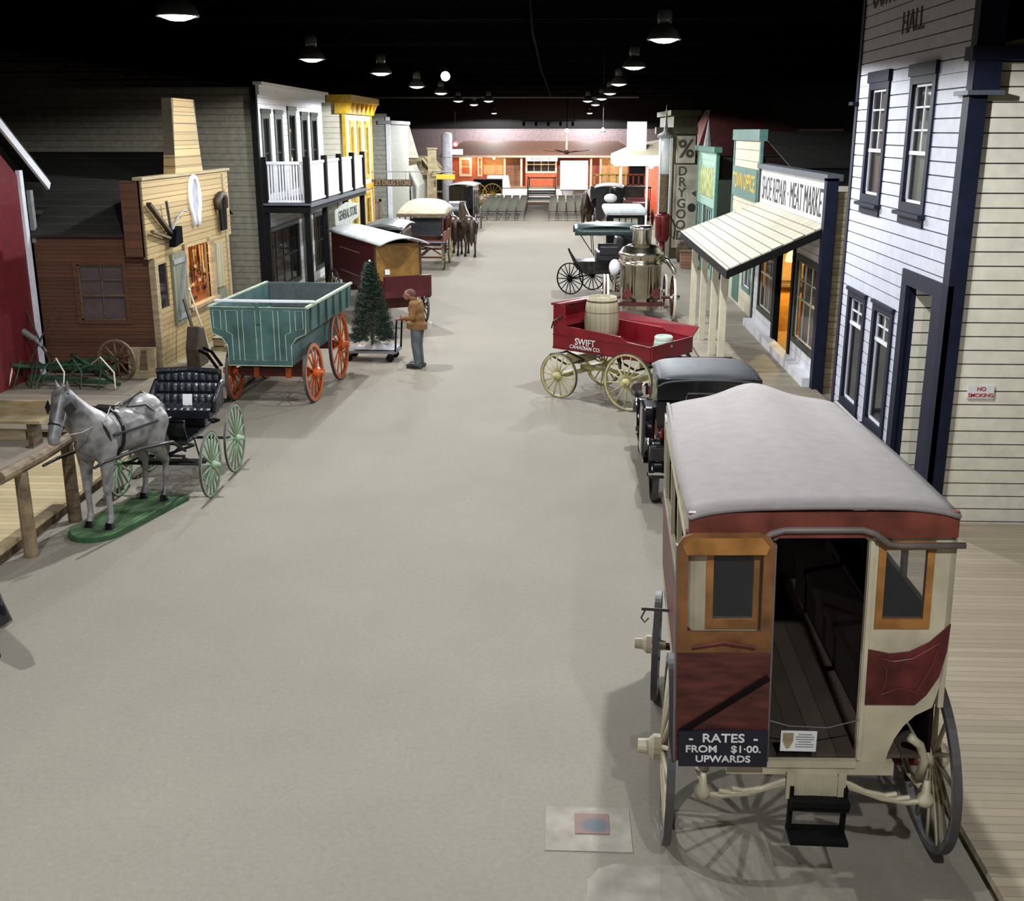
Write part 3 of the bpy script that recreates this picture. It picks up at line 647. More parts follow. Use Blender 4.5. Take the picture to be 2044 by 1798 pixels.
t = T('wooden_bench', 'old wooden bench at the left edge beside the plank walk', 'bench', (-8.9, 17.2, 0), w=True)
b = MB(); b.bx(-10.4, -8.42, 17.0, 17.4, .42, .47); b.build('seat', M['tan'], t)
for x in (-10.2, -8.62): MB().bx(x - .04, x + .04, 17.03, 17.37, 0, .42).build('leg', M['oldwood'], t)
MB().bx(-10.1, -8.7, 17.05, 17.09, .14, .3).build('rail', M['tan'], t); MB().bx(-10.4, -8.42, 17.38, 17.43, .47, .72).build('backrest', M['tan'], t)
# ---- blacksmith shop
X = -8.36
t = T('blacksmith_shop', 'yellow pine fronted blacksmith shop with brown side wall and tapered plank cupola', 'building', (-10, 25, 0), w=True)
holes = [(24.42, 26.08, 1.2, 2.5), (22.72, 23.25, 1.4, 2.33)]
b = MB(); siding(b, 'x', X, 22.2, 28.05, 2.5, 4.06, .235, .012, .03, holes, side=1); siding(b, 'x', X, 22.55, 27.6, .12, 2.5, .235, .012, .03, holes, side=1); b.build('front_wall', [M['tan_pl'], M['groove_t']], t)
b = MB(); b.bx(X - .12, X + .08, 22.12, 28.12, 4.06, 4.12); b.build('coping', M['tan'], t)
b = MB(); siding(b, 'y', 22.55, -10.82, X, .1, 3.0, .16, .01, .02, [(-9.98, -8.98, 1.2, 2.37)], side=-1); b.build('side_wall', [M['forge_brown'], M['groove_t']], t)
b = MB(); b.bx(X - .42, X - .03, 22.2, 22.3, 2.55, 4.05); b.build('false_front_return', M['forge_brown'], t)
MB().bx(X - .08, X + .05, 22.48, 22.6, .1, 2.5).build('corner_board', M['tan'], t); MB().bx(X - .02, X + .06, 27.55, 27.75, .1, 4.0).build('corner_board', M['tan'], t)
b = MB(); b.slab([(-10.84, 22.35, 2.98), (X - .03, 22.35, 2.98), (X - .03, 25.6, 4.55), (-10.84, 25.6, 4.55)], .06); b.slab([(-13, 23.35, 3.463), (-10.84, 23.35, 3.463), (-10.84, 25.6, 4.55), (-13, 25.6, 4.55)], .06); b.slab([(X - .03, 28.6, 3.0), (-13, 28.6, 3.0), (-13, 25.6, 4.55), (X - .03, 25.6, 4.55)], .06); b.build('roof', M['darkroof'], t)
b = MB(); b.bx(-12.9, X - .1, 28.3, 28.4, .1, 3.0); b.bx(-13, -12.9, 23.4, 28.4, .1, 3.0); b.bx(-13, -10.8, 23.4, 23.5, .1, 3.3); b.bx(-10.82, -10.76, 22.6, 23.5, .1, 3.0); b.build('rear_wall', M['dark_in'], t)
window(t, 'y', 22.55, -10.05, -8.92, 1.12, 2.44, -1, 'forge_brown', 'oldwood', 'glass', 'curtain', 2, 2, .08, meet=1.72)
# cupola: square plank stack that narrows upward
def taper(cx, cy, z0, z1, wx0, wy0, wx1, wy1, n, gap=.014):
    b = MB(); 
    for i in range(n):
        za = z0 + (z1 - z0) * i / n; zb = z0 + (z1 - z0) * (i + 1) / n - gap
        f = lambda z: ((wx0 + (wx1 - wx0) * (z - z0) / (z1 - z0)) / 2, (wy0 + (wy1 - wy0) * (z - z0) / (z1 - z0)) / 2)
        for zz, w in ((za, 0),): pass
        a, c = f(za), f(zb); L = [(cx - a[0], cy - a[1], za), (cx + a[0], cy - a[1], za), (cx + a[0], cy + a[1], za), (cx - a[0], cy + a[1], za)]; U = [(cx - c[0], cy - c[1], zb), (cx + c[0], cy - c[1], zb), (cx + c[0], cy + c[1], zb), (cx - c[0], cy + c[1], zb)]
        v = [b.b.verts.new(p) for p in L + U]
        for q in ((3, 2, 1, 0), (4, 5, 6, 7), (0, 1, 5, 4), (1, 2, 6, 5), (2, 3, 7, 6), (3, 0, 4, 7)): b._f([v[k] for k in q])
    b.mi = 1; b.box((cx, cy, (z0 + z1) / 2), (wx0 * .96, wy0 * .96, z1 - z0 - .02), taper=wx1 / wx0); return b
taper(X - .10, 25.2, 4.10, 5.7, .26, 1.9, .22, 1.32, 9).build('cupola', [M['tan_pl'], M['groove_t']], t)
# shutters and frames
M['shutter_g'] = planks('grey_green_shutter', (.14, .15, .10), .12, 1, .08)
b = MB(); b.bx(X + .04, X + .09, 23.45, 24.25, .95, 2.47); b.build('open_shutter', M['shutter_g'], t)
b = MB(); b.beam((X + .11, 23.5, 1.05), (X + .11, 24.2, 2.35), .03, .09, up=(1, 0, 0)); b.bx(X + .09, X + .12, 23.45, 24.25, 2.25, 2.35); b.bx(X + .09, X + .12, 23.45, 24.25, 1.05, 1.15); b.build('shutter_brace', M['grey'], t)
b = MB(); b.bx(X + .04, X + .1, 26.55, 27.1, 1.35, 2.42); b.build('right_shutter', planks('pale_grey_shutter', (.33, .29, .18), .1, 1, .08), t)
b = MB(); b.bx(X + .04, X + .1, 26.45, 27.15, .15, 1.3); b.build('half_door', M['shutter_g'], t)
b = MB(); b.bx(X, X + .09, 24.28, 24.42, 1.1, 2.6); b.bx(X, X + .09, 26.08, 26.4, .15, 2.6); b.bx(X, X + .16, 24.3, 26.4, 1.12, 1.2); b.build('opening_frame', M['tan'], t)
MB().bx(X - .03, X + .0, 22.72, 23.25, 1.4, 2.33).build('dark_window', M['glassd'], t)
# lit forge interior
M['ember'] = mat('warm_brick_interior', (.42, .19, .10), .7, var=.3, scale=4); M['plaster'] = mat('warm_plaster', (.75, .62, .42), .7)
b = MB(); b.bx(-9.95, -9.85, 23.6, 27.4, .2, 2.95); b.mi = 1; b.bx(-9.42, -9.17, 27.22, 27.3, 1.25, 2.5); b.bx(-8.95, -8.82, 27.24, 27.3, 1.5, 2.3); b.bx(-9.1, -8.99, 27.24, 27.3, 1.9, 2.2); b.mi = 0; b.bx(-9.9, X - .1, 27.3, 27.4, .2, 2.95); b.bx(-9.9, X - .1, 23.6, 23.7, .2, 2.95); b.bx(-9.9, X - .1, 23.6, 27.4, .1, .2); b.build('forge_room', [M['ember'], M['plaster']], t)
ld = bpy.data.lights.new('forge_light', 'POINT'); ld.energy = 150; ld.color = (1, .58, .25); ld.shadow_soft_size = .06
lo = bpy.data.objects.new('forge_light', ld); COL.objects.link(lo); lo.parent = t; lo.location = (-9.1 + 10, 25.2 - 25, 2.3)
s = T('forge_bulb', 'bare warm bulb glowing inside the blacksmith shop opening', 'lamp', (-9.1, 25.2, 2.55))
M['bulb'] = emis('bare_bulb', (1, .7, .35), 20); MB().ell((0, 0, 0), (.05, .05, .07)).build('bulb', M['bulb'], s, smooth=True); MB().cyl((0, 0, .05), (0, 0, .6), .01, n=6).build('cord', M['black'], s)
s = T('forge_anvil_bench', 'rough bench of smithing tools in the glowing forge opening', 'workbench', (-9.0, 25.2, .2)); MB().box((0, 0, .95), (.5, 2.2, .08)).build('top', M['oldwood'], s)
for y in (-1, 1): MB().box((0, y * .95, .45), (.4, .1, .9)).build('leg', M['oldwood'], s)
random.seed(4)
for i in range(9):
    y = 24.45 + i * .19; z = random.uniform(1.7, 2.3); h = random.uniform(.2, .45)
    q = T('hanging_tool', 'iron smithing tool hanging in the forge opening', 'tool', (-9.16 + i * .052, 26.95 + (i % 3) * .05, z - .1), group='iron tools hanging inside the forge opening')
    MB().box((0, 0, -h / 2), (.03, .03, h)).build('shank', M['oldwood'], q); MB().ell((0, 0, -h), (.05, .08, .06)).build('head', M['steel' if i % 2 else 'plaster'], q); MB().cyl((0, 0, 0), (0, 0, 3.05 - z), .006, n=5).build('string', M['black'], q)
# things fixed to the shop front
t = T('horseshoe_sign', 'tall white horseshoe sign on the yellow blacksmith front', 'sign', (X + .06, 25.3, 3.55))
P = [(0.0, .33 * math.cos(R(a)), .46 * math.sin(R(a))) for a in range(-50, 231, 10)]
P = [(0.0, .17, -.62)] + P + [(0.0, -.17, -.62)]
MB().tube(P, .062, 8).build('horseshoe', M['white_b'], t, smooth=True); 
b = MB(); b.prism([(.27 * math.cos(R(a)), .40 * math.sin(R(a))) for a in range(-50, 231, 10)] + [(-.1, -.6), (.1, -.6)], -.03, .0, 'yz'); b.build('backing_board', mat('lilac_grey_board', (.30, .29, .34), .6), t)
t = T('wall_plough', 'old wooden handled walking plough fixed to the blacksmith front', 'plough', (X + .12, 23.1, 3.1))
MB().beam((0, -.85, .5), (0, .45, -.28), .07, .1, up=(1, 0, 0)).build('beam', M['darkwood'], t); MB().beam((0, -.8, -.05), (0, .35, -.3), .05, .07, up=(1, 0, 0)).build('handle', M['oldwood'], t)
MB().beam((.03, .1, .5), (.03, .28, -.25), .04, .05, up=(1, 0, 0)).build('coulter', M['steel'], t); MB().tube([(.04, .3, -.1), (.05, .6, .1), (.05, 1.0, .25), (.05, 1.25, .22)], .025, 6).build('curved_handle', M['grey'], t)
MB().prism([(.1, -.45), (.62, -.4), (.62, -.05), (.3, -.1)], 0, .14, 'yz').build('mouldboard', M['black_steel'], t)
t = T('hanging_harness', 'dark leather horse collar and harness on the blacksmith front', 'harness', (X + .12, 27.1, 3.1))
MB().tube([(0, -.25, .1), (0, -.3, .3), (.02, -.1, .42), (.02, .12, .42), (0, .3, .32), (0, .26, .1)], .09, 8).build('collar', M['darkwood'], t, smooth=True)
b = MB(); [b.beam((.02, y, .3), (.02, y * .7, -.42), .08, .05, up=(1, 0, 0)) for y in (-.22, -.08, .1, .25)]; b.build('straps', M['black'], t)
# yard clutter
t = T('plywood_stand', 'pale plywood display box leaning at the corner of the blacksmith side wall', 'stand', (-8.55, 21.95, .1)); 
MB().box((0, 0, .32), (.55, .12, .64), rot=(R(-6), 0, 0)).build('board', M['tan'], t); MB().prism([(-.09, .02), (.13, .02), (.12, .6), (.02, .6)], -.075, -.068, 'xz').build('brown_stain', M['oldwood'], t)
t = T('old_plough_frame', 'dark wooden plough frame leaning against the blacksmith front', 'plough', (-7.85, 23.1, .15))
MB().prism([(-.34, .0), (.30, .0), (.34, .35), (.12, .82), (-.16, .86), (-.36, .4)], -.06, .22, 'yz').build('body', M['darkwood'], t, bevel=.03)
for y in (-.3, .0): MB().tube([(.15, y, .4), (.4, y - .05, .3), (.62, y - .1, 0.0)], .035, 6).build('leg', M['black_steel'], t)
MB().beam((.0, .2, .5), (-.3, .5, 1.35), .05).build('pole', M['darkwood'], t); 
t = T('wooden_steps', 'two pale plank steps on the boardwalk by the forge opening', 'steps', (-7.75, 25.2, .15))
MB().box((.25, 0, .12), (.3, 1.2, .05)).build('tread', M['walk_r'], t); MB().box((-.05, .1, .27), (.3, 1.2, .05)).build('tread', M['walk_r'], t)
for y in (-.5, .5): MB().box((.1, y, .05), (.5, .05, .12)).box((-.05, y, .17), (.25, .05, .16)).build('stringer', M['tan'], t)
t = T('walking_stick', 'thin pale pole leaning on the blacksmith front', 'pole', (-7.9, 24.0, .15)); MB().tube([(.15, 0, 0), (-.25, 0, 1.5)], .022, 6).build('shaft', M['cream'], t); MB().ell((-.25, 0, 1.5), (.04, .04, .04)).build('knob', M['cream'], t)
t = T('hay_rake', 'old green farm implement with curved tines and wheel beside the barn', 'farm implement', (-9.95, 21.4, .1))
M['imp'] = mat('worn_green_paint', (.018, .062, .028), .6, var=.4, scale=6)
random.seed(11)
b = MB(); b.beam((-1.2, 0, .35), (1.1, -.1, .35), .09); b.beam((-1.0, .3, .25), (.9, .2, .5), .06); b.beam((-.6, -.3, .2), (1.0, -.4, .12), .08); b.beam((0, .4, .5), (1.3, -.5, .1), .07); b.beam((-.9, -.35, .45), (.4, .3, .2), .06); b.build('frame', M['imp'], t)
for i in range(11): x = -1.0 + i * .19 + random.uniform(-.05, .05); q = random.uniform(-.3, .3); MB().tube([(x, 0, .4), (x + q, -.2, .5 + q * .3), (x + .05 + q * 2, -.4, .32), (x + q * 2.4, -.55, .03)], .016, 5).build('tine', M['imp' if i % 4 else 'cream2'], t)
for p, q in (((-1.2, .2, 0), (-1.0, .3, 1.6)), ((-.9, 0, .1), (-.2, .4, 1.5)), ((-.2, 0, .2), (-.9, .5, 1.4))): MB().tube([p, q], .02, 6).build('lever', M['darkwood'], t)
wheel(t, (.95, .35, .42), .42, (M['oldwood'], M['oldwood'], M['steel'], M['log']), 10, .05, True, .06, .16, 0, yaw=80)
MB().tube([(-.9, .3, 1.0), (-.6, .2, .85), (-.45, .25, .6)], [.07, .05, .03], 6).build('seat', M['grey'], t)

# ---- hotel with balcony
X = -8.27
t = T('balcony_hotel', 'white two storey hotel with dark tall windows and black posted balcony', 'building', (-10, 35, 0), w=True)
wy = [(31.28, 32.22), (32.75, 33.66), (34.35, 35.4), (36.1, 37.05), (37.5, 38.5)]
up = [(a, c, 3.3, 5.5 if i != 2 else 5.62) for i, (a, c) in enumerate(wy)]
lo_ = [(31.2, 35.1, .45, 2.35), (35.6, 36.6, .2, 2.5), (37.3, 39.0, .45, 2.35)]
b = MB(); siding(b, 'x', X, 30.9, 39.4, .12, 6.0, .17, .008, .02, [(a + .04, c - .04, d, e - .04) for a, c, d, e in up + lo_], side=1); b.build('front_siding', [M['white'], M['groove']], t)
b = MB(); b.bx(X, X + .14, 30.82, 39.5, 5.95, 6.2); b.bx(X, X + .24, 30.75, 39.6, 6.2, 6.28); b.build('cornice', M['white'], t)
b = MB(); siding(b, 'y', 30.85, -20, X, .0, 6.15, .17, .012, .02, side=-1); b.build('side_siding', [mat('dull_grey_buff_siding', (.185, .17, .125), .75), M['groove_t']], t)
b = MB(); b.bx(X - .1, X + .05, 30.78, 30.95, 0, 6.2); b.build('corner_board', M['black'], t)
MB().bx(-20, X - .06, 39.3, 39.4, 0, 6.1).bx(-20, X - .1, 31, 39.3, 3.1, 3.16).build('rear_wall', M['dark_in'], t)
for w in up: window(t, 'x', X, *w, 1, 'dark_green', 'black', 'glassd', 'dark_in', 1, 1, .16, head=.1)
M['shopwin'] = mat('shop_goods_display', (.16, .085, .05), .7, var=.8, scale=9, stretch=(1, 3, .6))
for w in (lo_[0], lo_[2]): window(t, 'x', X, *w, 1, 'dark_green', 'black', 'glass', None, 4, 2, .12)
MB().bx(X - .5, X - .45, 31.2, 35.0, .4, 2.4).bx(X - .5, X - .45, 37.2, 39.0, .4, 2.4).build('shop_display', M['shopwin'], t)
MB().bx(X - .05, X + .02, 35.6, 36.6, .15, 2.5).build('door', M['dark_green'], t)
XB = -7.0
b = MB(); b.bx(X + .03, XB + .12, 30.9, 40.0, 2.98, 3.08); b.build('balcony_floor', M['slate'], t)
b = MB(); b.bx(XB, XB + .09, 30.95, 40.0, 2.85, 2.98); b.bx(X + .03, XB + .1, 30.9, 31.0, 2.82, 3.02); b.build('balcony_beam', M['black'], t)
for y in (31.02, 33.4, 36.6, 39.8): MB().bx(XB - .1, XB + .06, y - .08, y + .08, .15, 2.9).build('post', M['black'], t)
MB().bx(X + .04, X + .18, 30.94, 31.08, .15, 4.32).build('post', M['black'], t)
YB = [31.02, 33.35, 35.6, 37.8, 39.85]
for y in YB: MB().bx(XB - .06, XB + .1, y - .09, y + .09, 3.08, 4.32).build('rail_post', M['black'], t)
for a, c in zip(YB, YB[1:]):
    b = MB(); n = 14
    for k in range(n): y = a + .15 + (c - a - .3) * (k + .5) / n; b.bx(XB, XB + .03, y - .05, y + .05, 3.18, 4.12)
    b.bx(XB - .02, XB + .05, a, c, 4.12, 4.2); b.bx(XB - .02, XB + .05, a, c, 3.12, 3.18); b.build('railing_panel', M['white'], t)
b = MB(); n = 13
for k in range(n): x = X + .18 + (XB - X - .25) * (k + .5) / n; b.bx(x - .022, x + .022, 31.0, 31.04, 3.1, 4.12)
b.bx(X + .1, XB, 30.98, 31.06, 4.12, 4.2); b.bx(X + .1, XB, 30.98, 31.06, 3.1, 3.16); b.build('side_railing', M['white'], t)
s = T('general_store_sign', 'curved white GENERAL STORE sign hung under the hotel balcony', 'sign', (XB + .1, 36.2, 2.4), w=True)
b = MB(); b.prism([(34.4, 2.2), (36.2, 2.08), (38.2, 2.2), (38.2, 2.66), (36.2, 2.80), (34.4, 2.66)], XB + .06, XB + .11, 'yz'); b.build('sign_board', mat('pale_grey_green_sign', (.46, .50, .44), .6), s)
text('GENERAL STORE', .40, (XB + .115, 36.3, 2.44), (90, 0, 90), M['dark_green'], s, fit=3.2, bold=.008)
for y in (34.8, 37.8): MB().cyl((XB + .08, y, 2.6), (XB + .08, y, 2.9), .01, n=5).build('hanger', M['black'], s)
# ---- yellow trimmed building
X = -7.72
t = T('yellow_trim_building', 'cream building with yellow bracketed cornice and yellow window trim', 'building', (-10, 43, 0), w=True)
b = MB(); siding(b, 'y', 40.6, -11, X, 0, 6.05, .19, .01, .02, side=-1); b.build('side_siding', [M['cream2'], M['groove_t']], t)
ww = [(41.5, 42.3, 3.2, 5.3), (43.0, 43.8, 3.2, 5.3), (44.7, 45.5, 3.2, 5.3)]
wl = [(41.4, 42.6, .3, 2.6), (43.0, 44.0, .2, 2.6), (44.4, 45.6, .3, 2.6)]
b = MB(); siding(b, 'x', X, 40.7, 46.3, 0, 5.6, .19, .01, .02, [(a + .03, c - .03, d + .03, e - .03) for a, c, d, e in ww + wl], side=1); b.build('front_siding', [M['cream'], M['groove_t']], t)
for w in ww + wl: window(t, 'x', X, *w, 1, 'yellow', 'yellow', 'glassd', 'curtain_y' if w in ww else 'dark_in', 1, 1, .16, head=.08)
b = MB(); b.bx(X - .06, X + .06, 40.52, 40.75, 0, 5.6); b.bx(X - .02, X + .05, 46.1, 46.35, 0, 5.6); b.bx(X - .02, X + .1, 40.6, 46.4, 2.8, 3.0); b.build('corner_trim', M['yellow'], t)
b = MB(); b.bx(X - .55, X + .34, 40.35, 46.5, 6.0, 6.24); b.bx(X - .3, X + .14, 40.5, 46.4, 5.6, 6.0)
for k in range(7): b.prism([(X + .14, 5.62), (X + .30, 6.0), (X + .14, 6.0)], 40.6 + k * .93, 40.72 + k * .93, 'xz')
b.build('cornice', M['yellow'], t)
# ---- drug store: hanging board sign
s = T('drug_store_sign', 'long brown DRUG STORE board hanging out over the left walk', 'sign', (-6.2, 46, 3), w=True)
MB().bx(-7.97, -6.03, 45.97, 46.03, 2.84, 3.11).build('sign_board', M['darkwood'], s); text("BOLE'S DRUG STORE", .27, (-7.0, 45.955, 2.975), (90, 0, 0), M['letter_o'] if False else mat('faded_tan_lettering', (.30, .20, .12), .6), s, fit=1.8, bold=.004)
MB().tube([(-8.1, 46, 3.42), (-5.55, 46, 3.42)], .02, 6).build('bracket', M['grey'], s)
for x in (-7.7, -6.3): MB().cyl((x, 46, 3.11), (x, 46, 3.42), .012, n=5).build('hanger', M['grey'], s)
# ---- grey sided building with white corner board
M['greygreen'] = mat('grey_green_siding', (.30, .30, .25), .7)
t = T('grey_sided_building', 'tall grey green sided building with white lettered corner board', 'building', (-9.5, 53, 0), w=True)
b = MB(); siding(b, 'y', 50, -12, -7.62, 0, 5.75, .2, .01, .02, side=-1); b.build('side_siding', [M['greygreen'], M['groove_t']], t)
b = MB(); b.bx(-7.62, -7.5, 50.0, 56, 0, 5.3); b.build('front_wall', M['greygreen'], t); MB().bx(-7.66, -7.48, 49.9, 50.02, 0, 5.6).build('corner_board', M['white'], t); MB().bx(-8.0, -7.4, 49.85, 56.1, 5.3, 5.45).build('coping', M['grey'], t)
MB().bx(-8.9, -8.05, 49.9, 49.96, .1, 2.0).build('door', M['pink_wall'], t); b = MB(); b.bx(-9.0, -8.9, 49.85, 49.97, .1, 2.1); b.bx(-8.05, -7.95, 49.85, 49.97, .1, 2.1); b.bx(-9, -7.95, 49.85, 49.97, 2.0, 2.1); b.build('door_casing', M['tan'], t)
# small gabled porch house
t = T('small_gabled_house', 'small grey house with narrow white edged gable beside the drug store', 'building', (-8, 58, 0), w=True)
b = MB(); b.prism([(-8.2, 0), (-8.2, 2.3), (-7.75, 3.3), (-7.3, 2.3), (-7.3, 0)], 57, 61, 'xz'); b.build('wall', M['greygreen'], t)
b = MB(); b.beam((-7.75, 56.9, 3.4), (-7.2, 56.9, 2.2), .08, .08); b.beam((-7.75, 56.9, 3.4), (-8.3, 56.9, 2.2), .08, .08); b.build('gable_trim', M['white_b'], t)
b = MB(); [b.bx(x - .04, x + .04, 56.85, 56.95, 0, 2.4) for x in (-7.25, -7.5)]; b.build('porch_post', M['white_b'], t); MB().bx(-7.9, -7.5, 56.93, 57.0, .1, 2.1).build('door', M['darkwood'], t)
# ---- tan shed roofed shop further on
t = T('tan_shop_building', 'low tan shop with sloping shingle awning before the pale silo', 'building', (-9, 64, 0), w=True)
b = MB(); b.bx(-12, -7.6, 62.0, 68, 0, 3.6); b.build('wall', M['tan'], t); MB().slab([(-7.6, 62, 3.6), (-6.9, 61.9, 2.7), (-6.9, 68, 2.7), (-7.6, 68, 3.6)], .05).slab([(-9.6, 61.9, 2.7), (-6.9, 61.9, 2.7), (-6.9, 62.3, 3.3), (-9.6, 62.3, 3.3)], .05).build('awning', M['tan'], t)
MB().prism([(-8.6, 3.6), (-7.75, 3.6), (-8.3, 5.5)], 61.9, 62.0, 'xz').build('gable_spire', M['cream2'], t)
for x in (-8.2, -7.6, -7.2): MB().bx(x - .07, x + .07, 61.7, 61.85, 0, 2.75).build('post', M['cream2'], t)
t = T('square_column', 'pale tan square column beside the sign bracket, left of the silo', 'column', (-6.85, 60.5, 0)); MB().box((0, 0, 2.05), (.42, .42, 4.1)).build('shaft', M['tan'], t); MB().box((0, 0, 4.12), (.5, .5, .08)).build('cap', M['tan'], t)
t = T('pale_silo', 'pale grey round column standing left of the red station', 'column', (-6.4, 64, 0)); MB().lathe([(.3, 0), (.3, 4.85), (.26, 4.9), (0, 4.95)], n=18).build('shaft', M['grey'] if False else mat('pale_grey_metal', (.36, .35, .38), .5), t, smooth=True)
for z in (1.2, 2.4, 3.6): MB().ring((0, 0, z), .29, .315, .06, 18, 'z').build('band', M['grey'], t)
t = T('yellow_street_sign', 'yellow board on a bracket beside the pale column', 'sign', (-6.55, 60, 2.68)); MB().box((.45, 0, 0), (1.0, .05, .26)).build('sign_board', M['yellow'], t); MB().tube([(-.35, .3, .1), (-.2, 0, .3), (.95, 0, .25)], .03).build('bracket', M['grey'], t)
t = T('white_shield_sign', 'small white sign with round emblem above it beside the red station', 'sign', (-6.1, 66, 3.95)); MB().box((0, 0, -.1), (.85, .05, .3)).build('sign_board', M['white'], t)
MB().lathe([(.17, -.03), (.17, .03)], (0, 0, .33), 'y', 16).build('round_emblem', M['white'], t); MB().ring((0, -.03, .33), .12, .17, .02, 16, 'y').build('emblem_ring', M['red_sign'], t); MB().cyl((-.42, 0, -.1), (-.6, 0, -.1), .03).build('bracket', M['grey'], t)
MB().cyl((0, 0, .5), (0, 0, 4.7), .006, n=5).build('wire', M['black'], t)
# ================================================================ FAR END: station, stage, seats
M['st_red'] = mat('station_red_paint', (.26, .05, .03), .6); M['st_orange'] = mat('station_orange_red', (.42, .09, .03), .6)
M['st_cream'] = mat('station_cream_trim', (.70, .55, .40), .6); M['st_roof'] = mat('brown_shingle_roof', (.42, .19, .11), .8); M['brick'] = planks('brown_brick', (.20, .11, .07), .09, 2, .1)
M['amber_wall'] = mat('amber_wall', (.45, .30, .14), .7)
YS = 90.0; K = YS / 86.0
t = T('railway_station', 'red railway station with long brown hipped roof and cream posts at the hall end', 'building', (-1.5, 92, 0), w=True)
b = MB(); b.bx(-8.7, 5.4, YS, 96, .86, 3.3); b.build('wall', M['st_red'], t)
MB().bx(-6.1, -4.4, YS - .05, YS + .05, 1.7, 3.2).build('amber_wall', M['amber_wall'], t); MB().bx(3.2, 5.3, YS - .05, YS, .9, 3.2).build('amber_wall', M['amber_wall'], t)
MB().bx(-4.3, -3.1, YS - .05, YS, .86, 3.2).build('brick_wall', M['brick'], t)
b = MB(); b.slab([(-9.4, 88, 3.2), (6.2, 88, 3.2), (4.6, 93, 4.25), (-7.9, 93, 4.25)], .1); b.slab([(-9.4, 96, 3.2), (-9.4, 88, 3.2), (-7.9, 93, 4.25)], .1); b.slab([(6.2, 88, 3.2), (6.2, 96, 3.2), (4.6, 93, 4.25)], .1); b.build('roof', M['st_roof'], t)
MB().bx(-9.4, 6.2, 87.95, 88.1, 3.05, 3.2).build('eave_board', M['st_cream'], t)
for x in (-8.55, -4.35, -3.05, 2.35, 3.1): MB().bx(x - .08, x + .08, 88.3, 88.46, .86, 3.1).build('post', M['st_cream'], t)
b = MB(); b.bx(-8.7, -6.1, 88.9, YS, .86, 1.75); b.bx(-8.7, -6.1, 88.9, YS, 1.75, 3.2); b.build('bay', M['st_orange'], t)
window(t, 'y', 88.88, -7.95, -6.95, 1.6, 3.05, -1, 'st_cream', 'st_cream', 'glassd', 'dark_in', 1, 1, .16)
window(t, 'y', 88.88, -6.5, -6.14, 1.6, 3.05, -1, 'st_cream', 'st_cream', 'glassd', 'dark_in', 1, 1, .09)
b = MB(); b.bx(-2.75, -.3, 89.2, YS, .86, 1.9); b.build('ticket_bay', M['st_orange'], t)
window(t, 'y', 89.18, -2.75, -.3, 1.85, 2.95, -1, 'st_cream', 'st_cream', 'glassd', 'dark_in', 4, 1, .1, meet=2.5)
s = T('station_name_board', 'white name board over the red station ticket window', 'sign', (-1.5, 88, 3), w=True); MB().bx(-2.7, -.25, 87.75, 87.85, 2.78, 3.12).build('sign_board', M['white_b'], s); text('ROWLETON', .3, (-1.47, 87.74, 2.95), (90, 0, 0), M['letter'], s, sx=.95); b = MB(); [b.bx(x - .03, x + .03, 87.82, 88.2, 3.0, 3.1) for x in (-2.5, -.45)]; b.build('bracket', M['st_cream'], s)
for x, e in ((-7.2, 60), (-5.2, 120), (-1.5, 70), (4.2, 90)):
    s = T('eave_lamp', {-7.2: 'warm lamp under the station eave before the orange bay', -5.2: 'warm lamp under the station eave before the amber wall', -1.5: 'warm lamp under the station eave over the ticket window', 4.2: 'warm lamp under the right end of the station eave'}[x], 'lamp', (x, 88.6, 2.98), group='warm lamps under the station eave')
    MB().ell((0, 0, 0), (.1, .1, .1)).build('globe', M['warm_lens'], s, smooth=True); MB().cyl((0, 0, .08), (0, 0, .22), .03, n=8).build('stem', M['black'], s)
    ld = bpy.data.lights.new('eave_light', 'POINT'); ld.energy = e; ld.color = (1, .6, .32); ld.shadow_soft_size = .1
    lo = bpy.data.objects.new('eave_light', ld); COL.objects.link(lo); lo.parent = s; lo.location = (0, -.25, -.1)
# stage
t = T('stage_platform', 'low white fronted stage platform before the red station', 'stage', (-1.5, 88, 0), w=True)
MB().bx(-8.7, 6.2, 86, 89.9, .8, .86).build('deck', M['walk_r'], t); MB().bx(-8.7, 6.2, 86, 86.1, 0, .8).build('front_skirt', M['white_b'], t)
t = T('stage_steps', 'black stage steps with side rails in the middle of the white stage front', 'steps', (-1.4, 85, 0), w=True)
for i in range(4): MB().bx(-2.42, -.4, 84.7 + i * .32, 85.0 + i * .32, .14 + i * .17, .19 + i * .17).build('tread', M['black'], t)
for x in (-2.46, -.38):
    MB().prism([(84.65, 0), (85.98, 0), (85.98, .78), (85.7, .78)], x - .03, x + .03, 'yz').build('stringer', M['black'], t)
    MB().tube([(x, 84.8, .1), (x, 84.8, 1.0), (x, 85.9, 1.7), (x, 85.9, .8)], .03, 6).build('handrail', M['black'], t)
t = T('projection_screen', 'blank white projection screen on a black stand before the stage', 'projection screen', (1.0, 84.6, 0))
MB().box((0, 0, 1.85), (2.05, .03, 2.1)).build('screen', M['white_b'], t); MB().cyl((0, 0, 2.93), (0, 0, 2.96), .02).box((0, 0, .78), (2.1, .06, .06)).build('case', M['black'], t); MB().cyl((0, .03, 0), (0, .03, 2.9), .02, n=6).build('pole', M['black'], t)
for a in (90, 210, 330): MB().tube([(0, .03, .6), (.6 * math.cos(R(a)), .03 + .6 * math.sin(R(a)), .02)], .015, 6).build('leg', M['black'], t)
t = T('draped_table', 'table under a white cloth on the left part of the stage', 'table', (-4.7, 87, .86), w=True); MB().prism([(-5.7, .86), (-3.85, .86), (-4.0, 1.75), (-5.6, 1.75)], 86.5, 87.4, 'xz').build('tablecloth', M['white_b'], t)
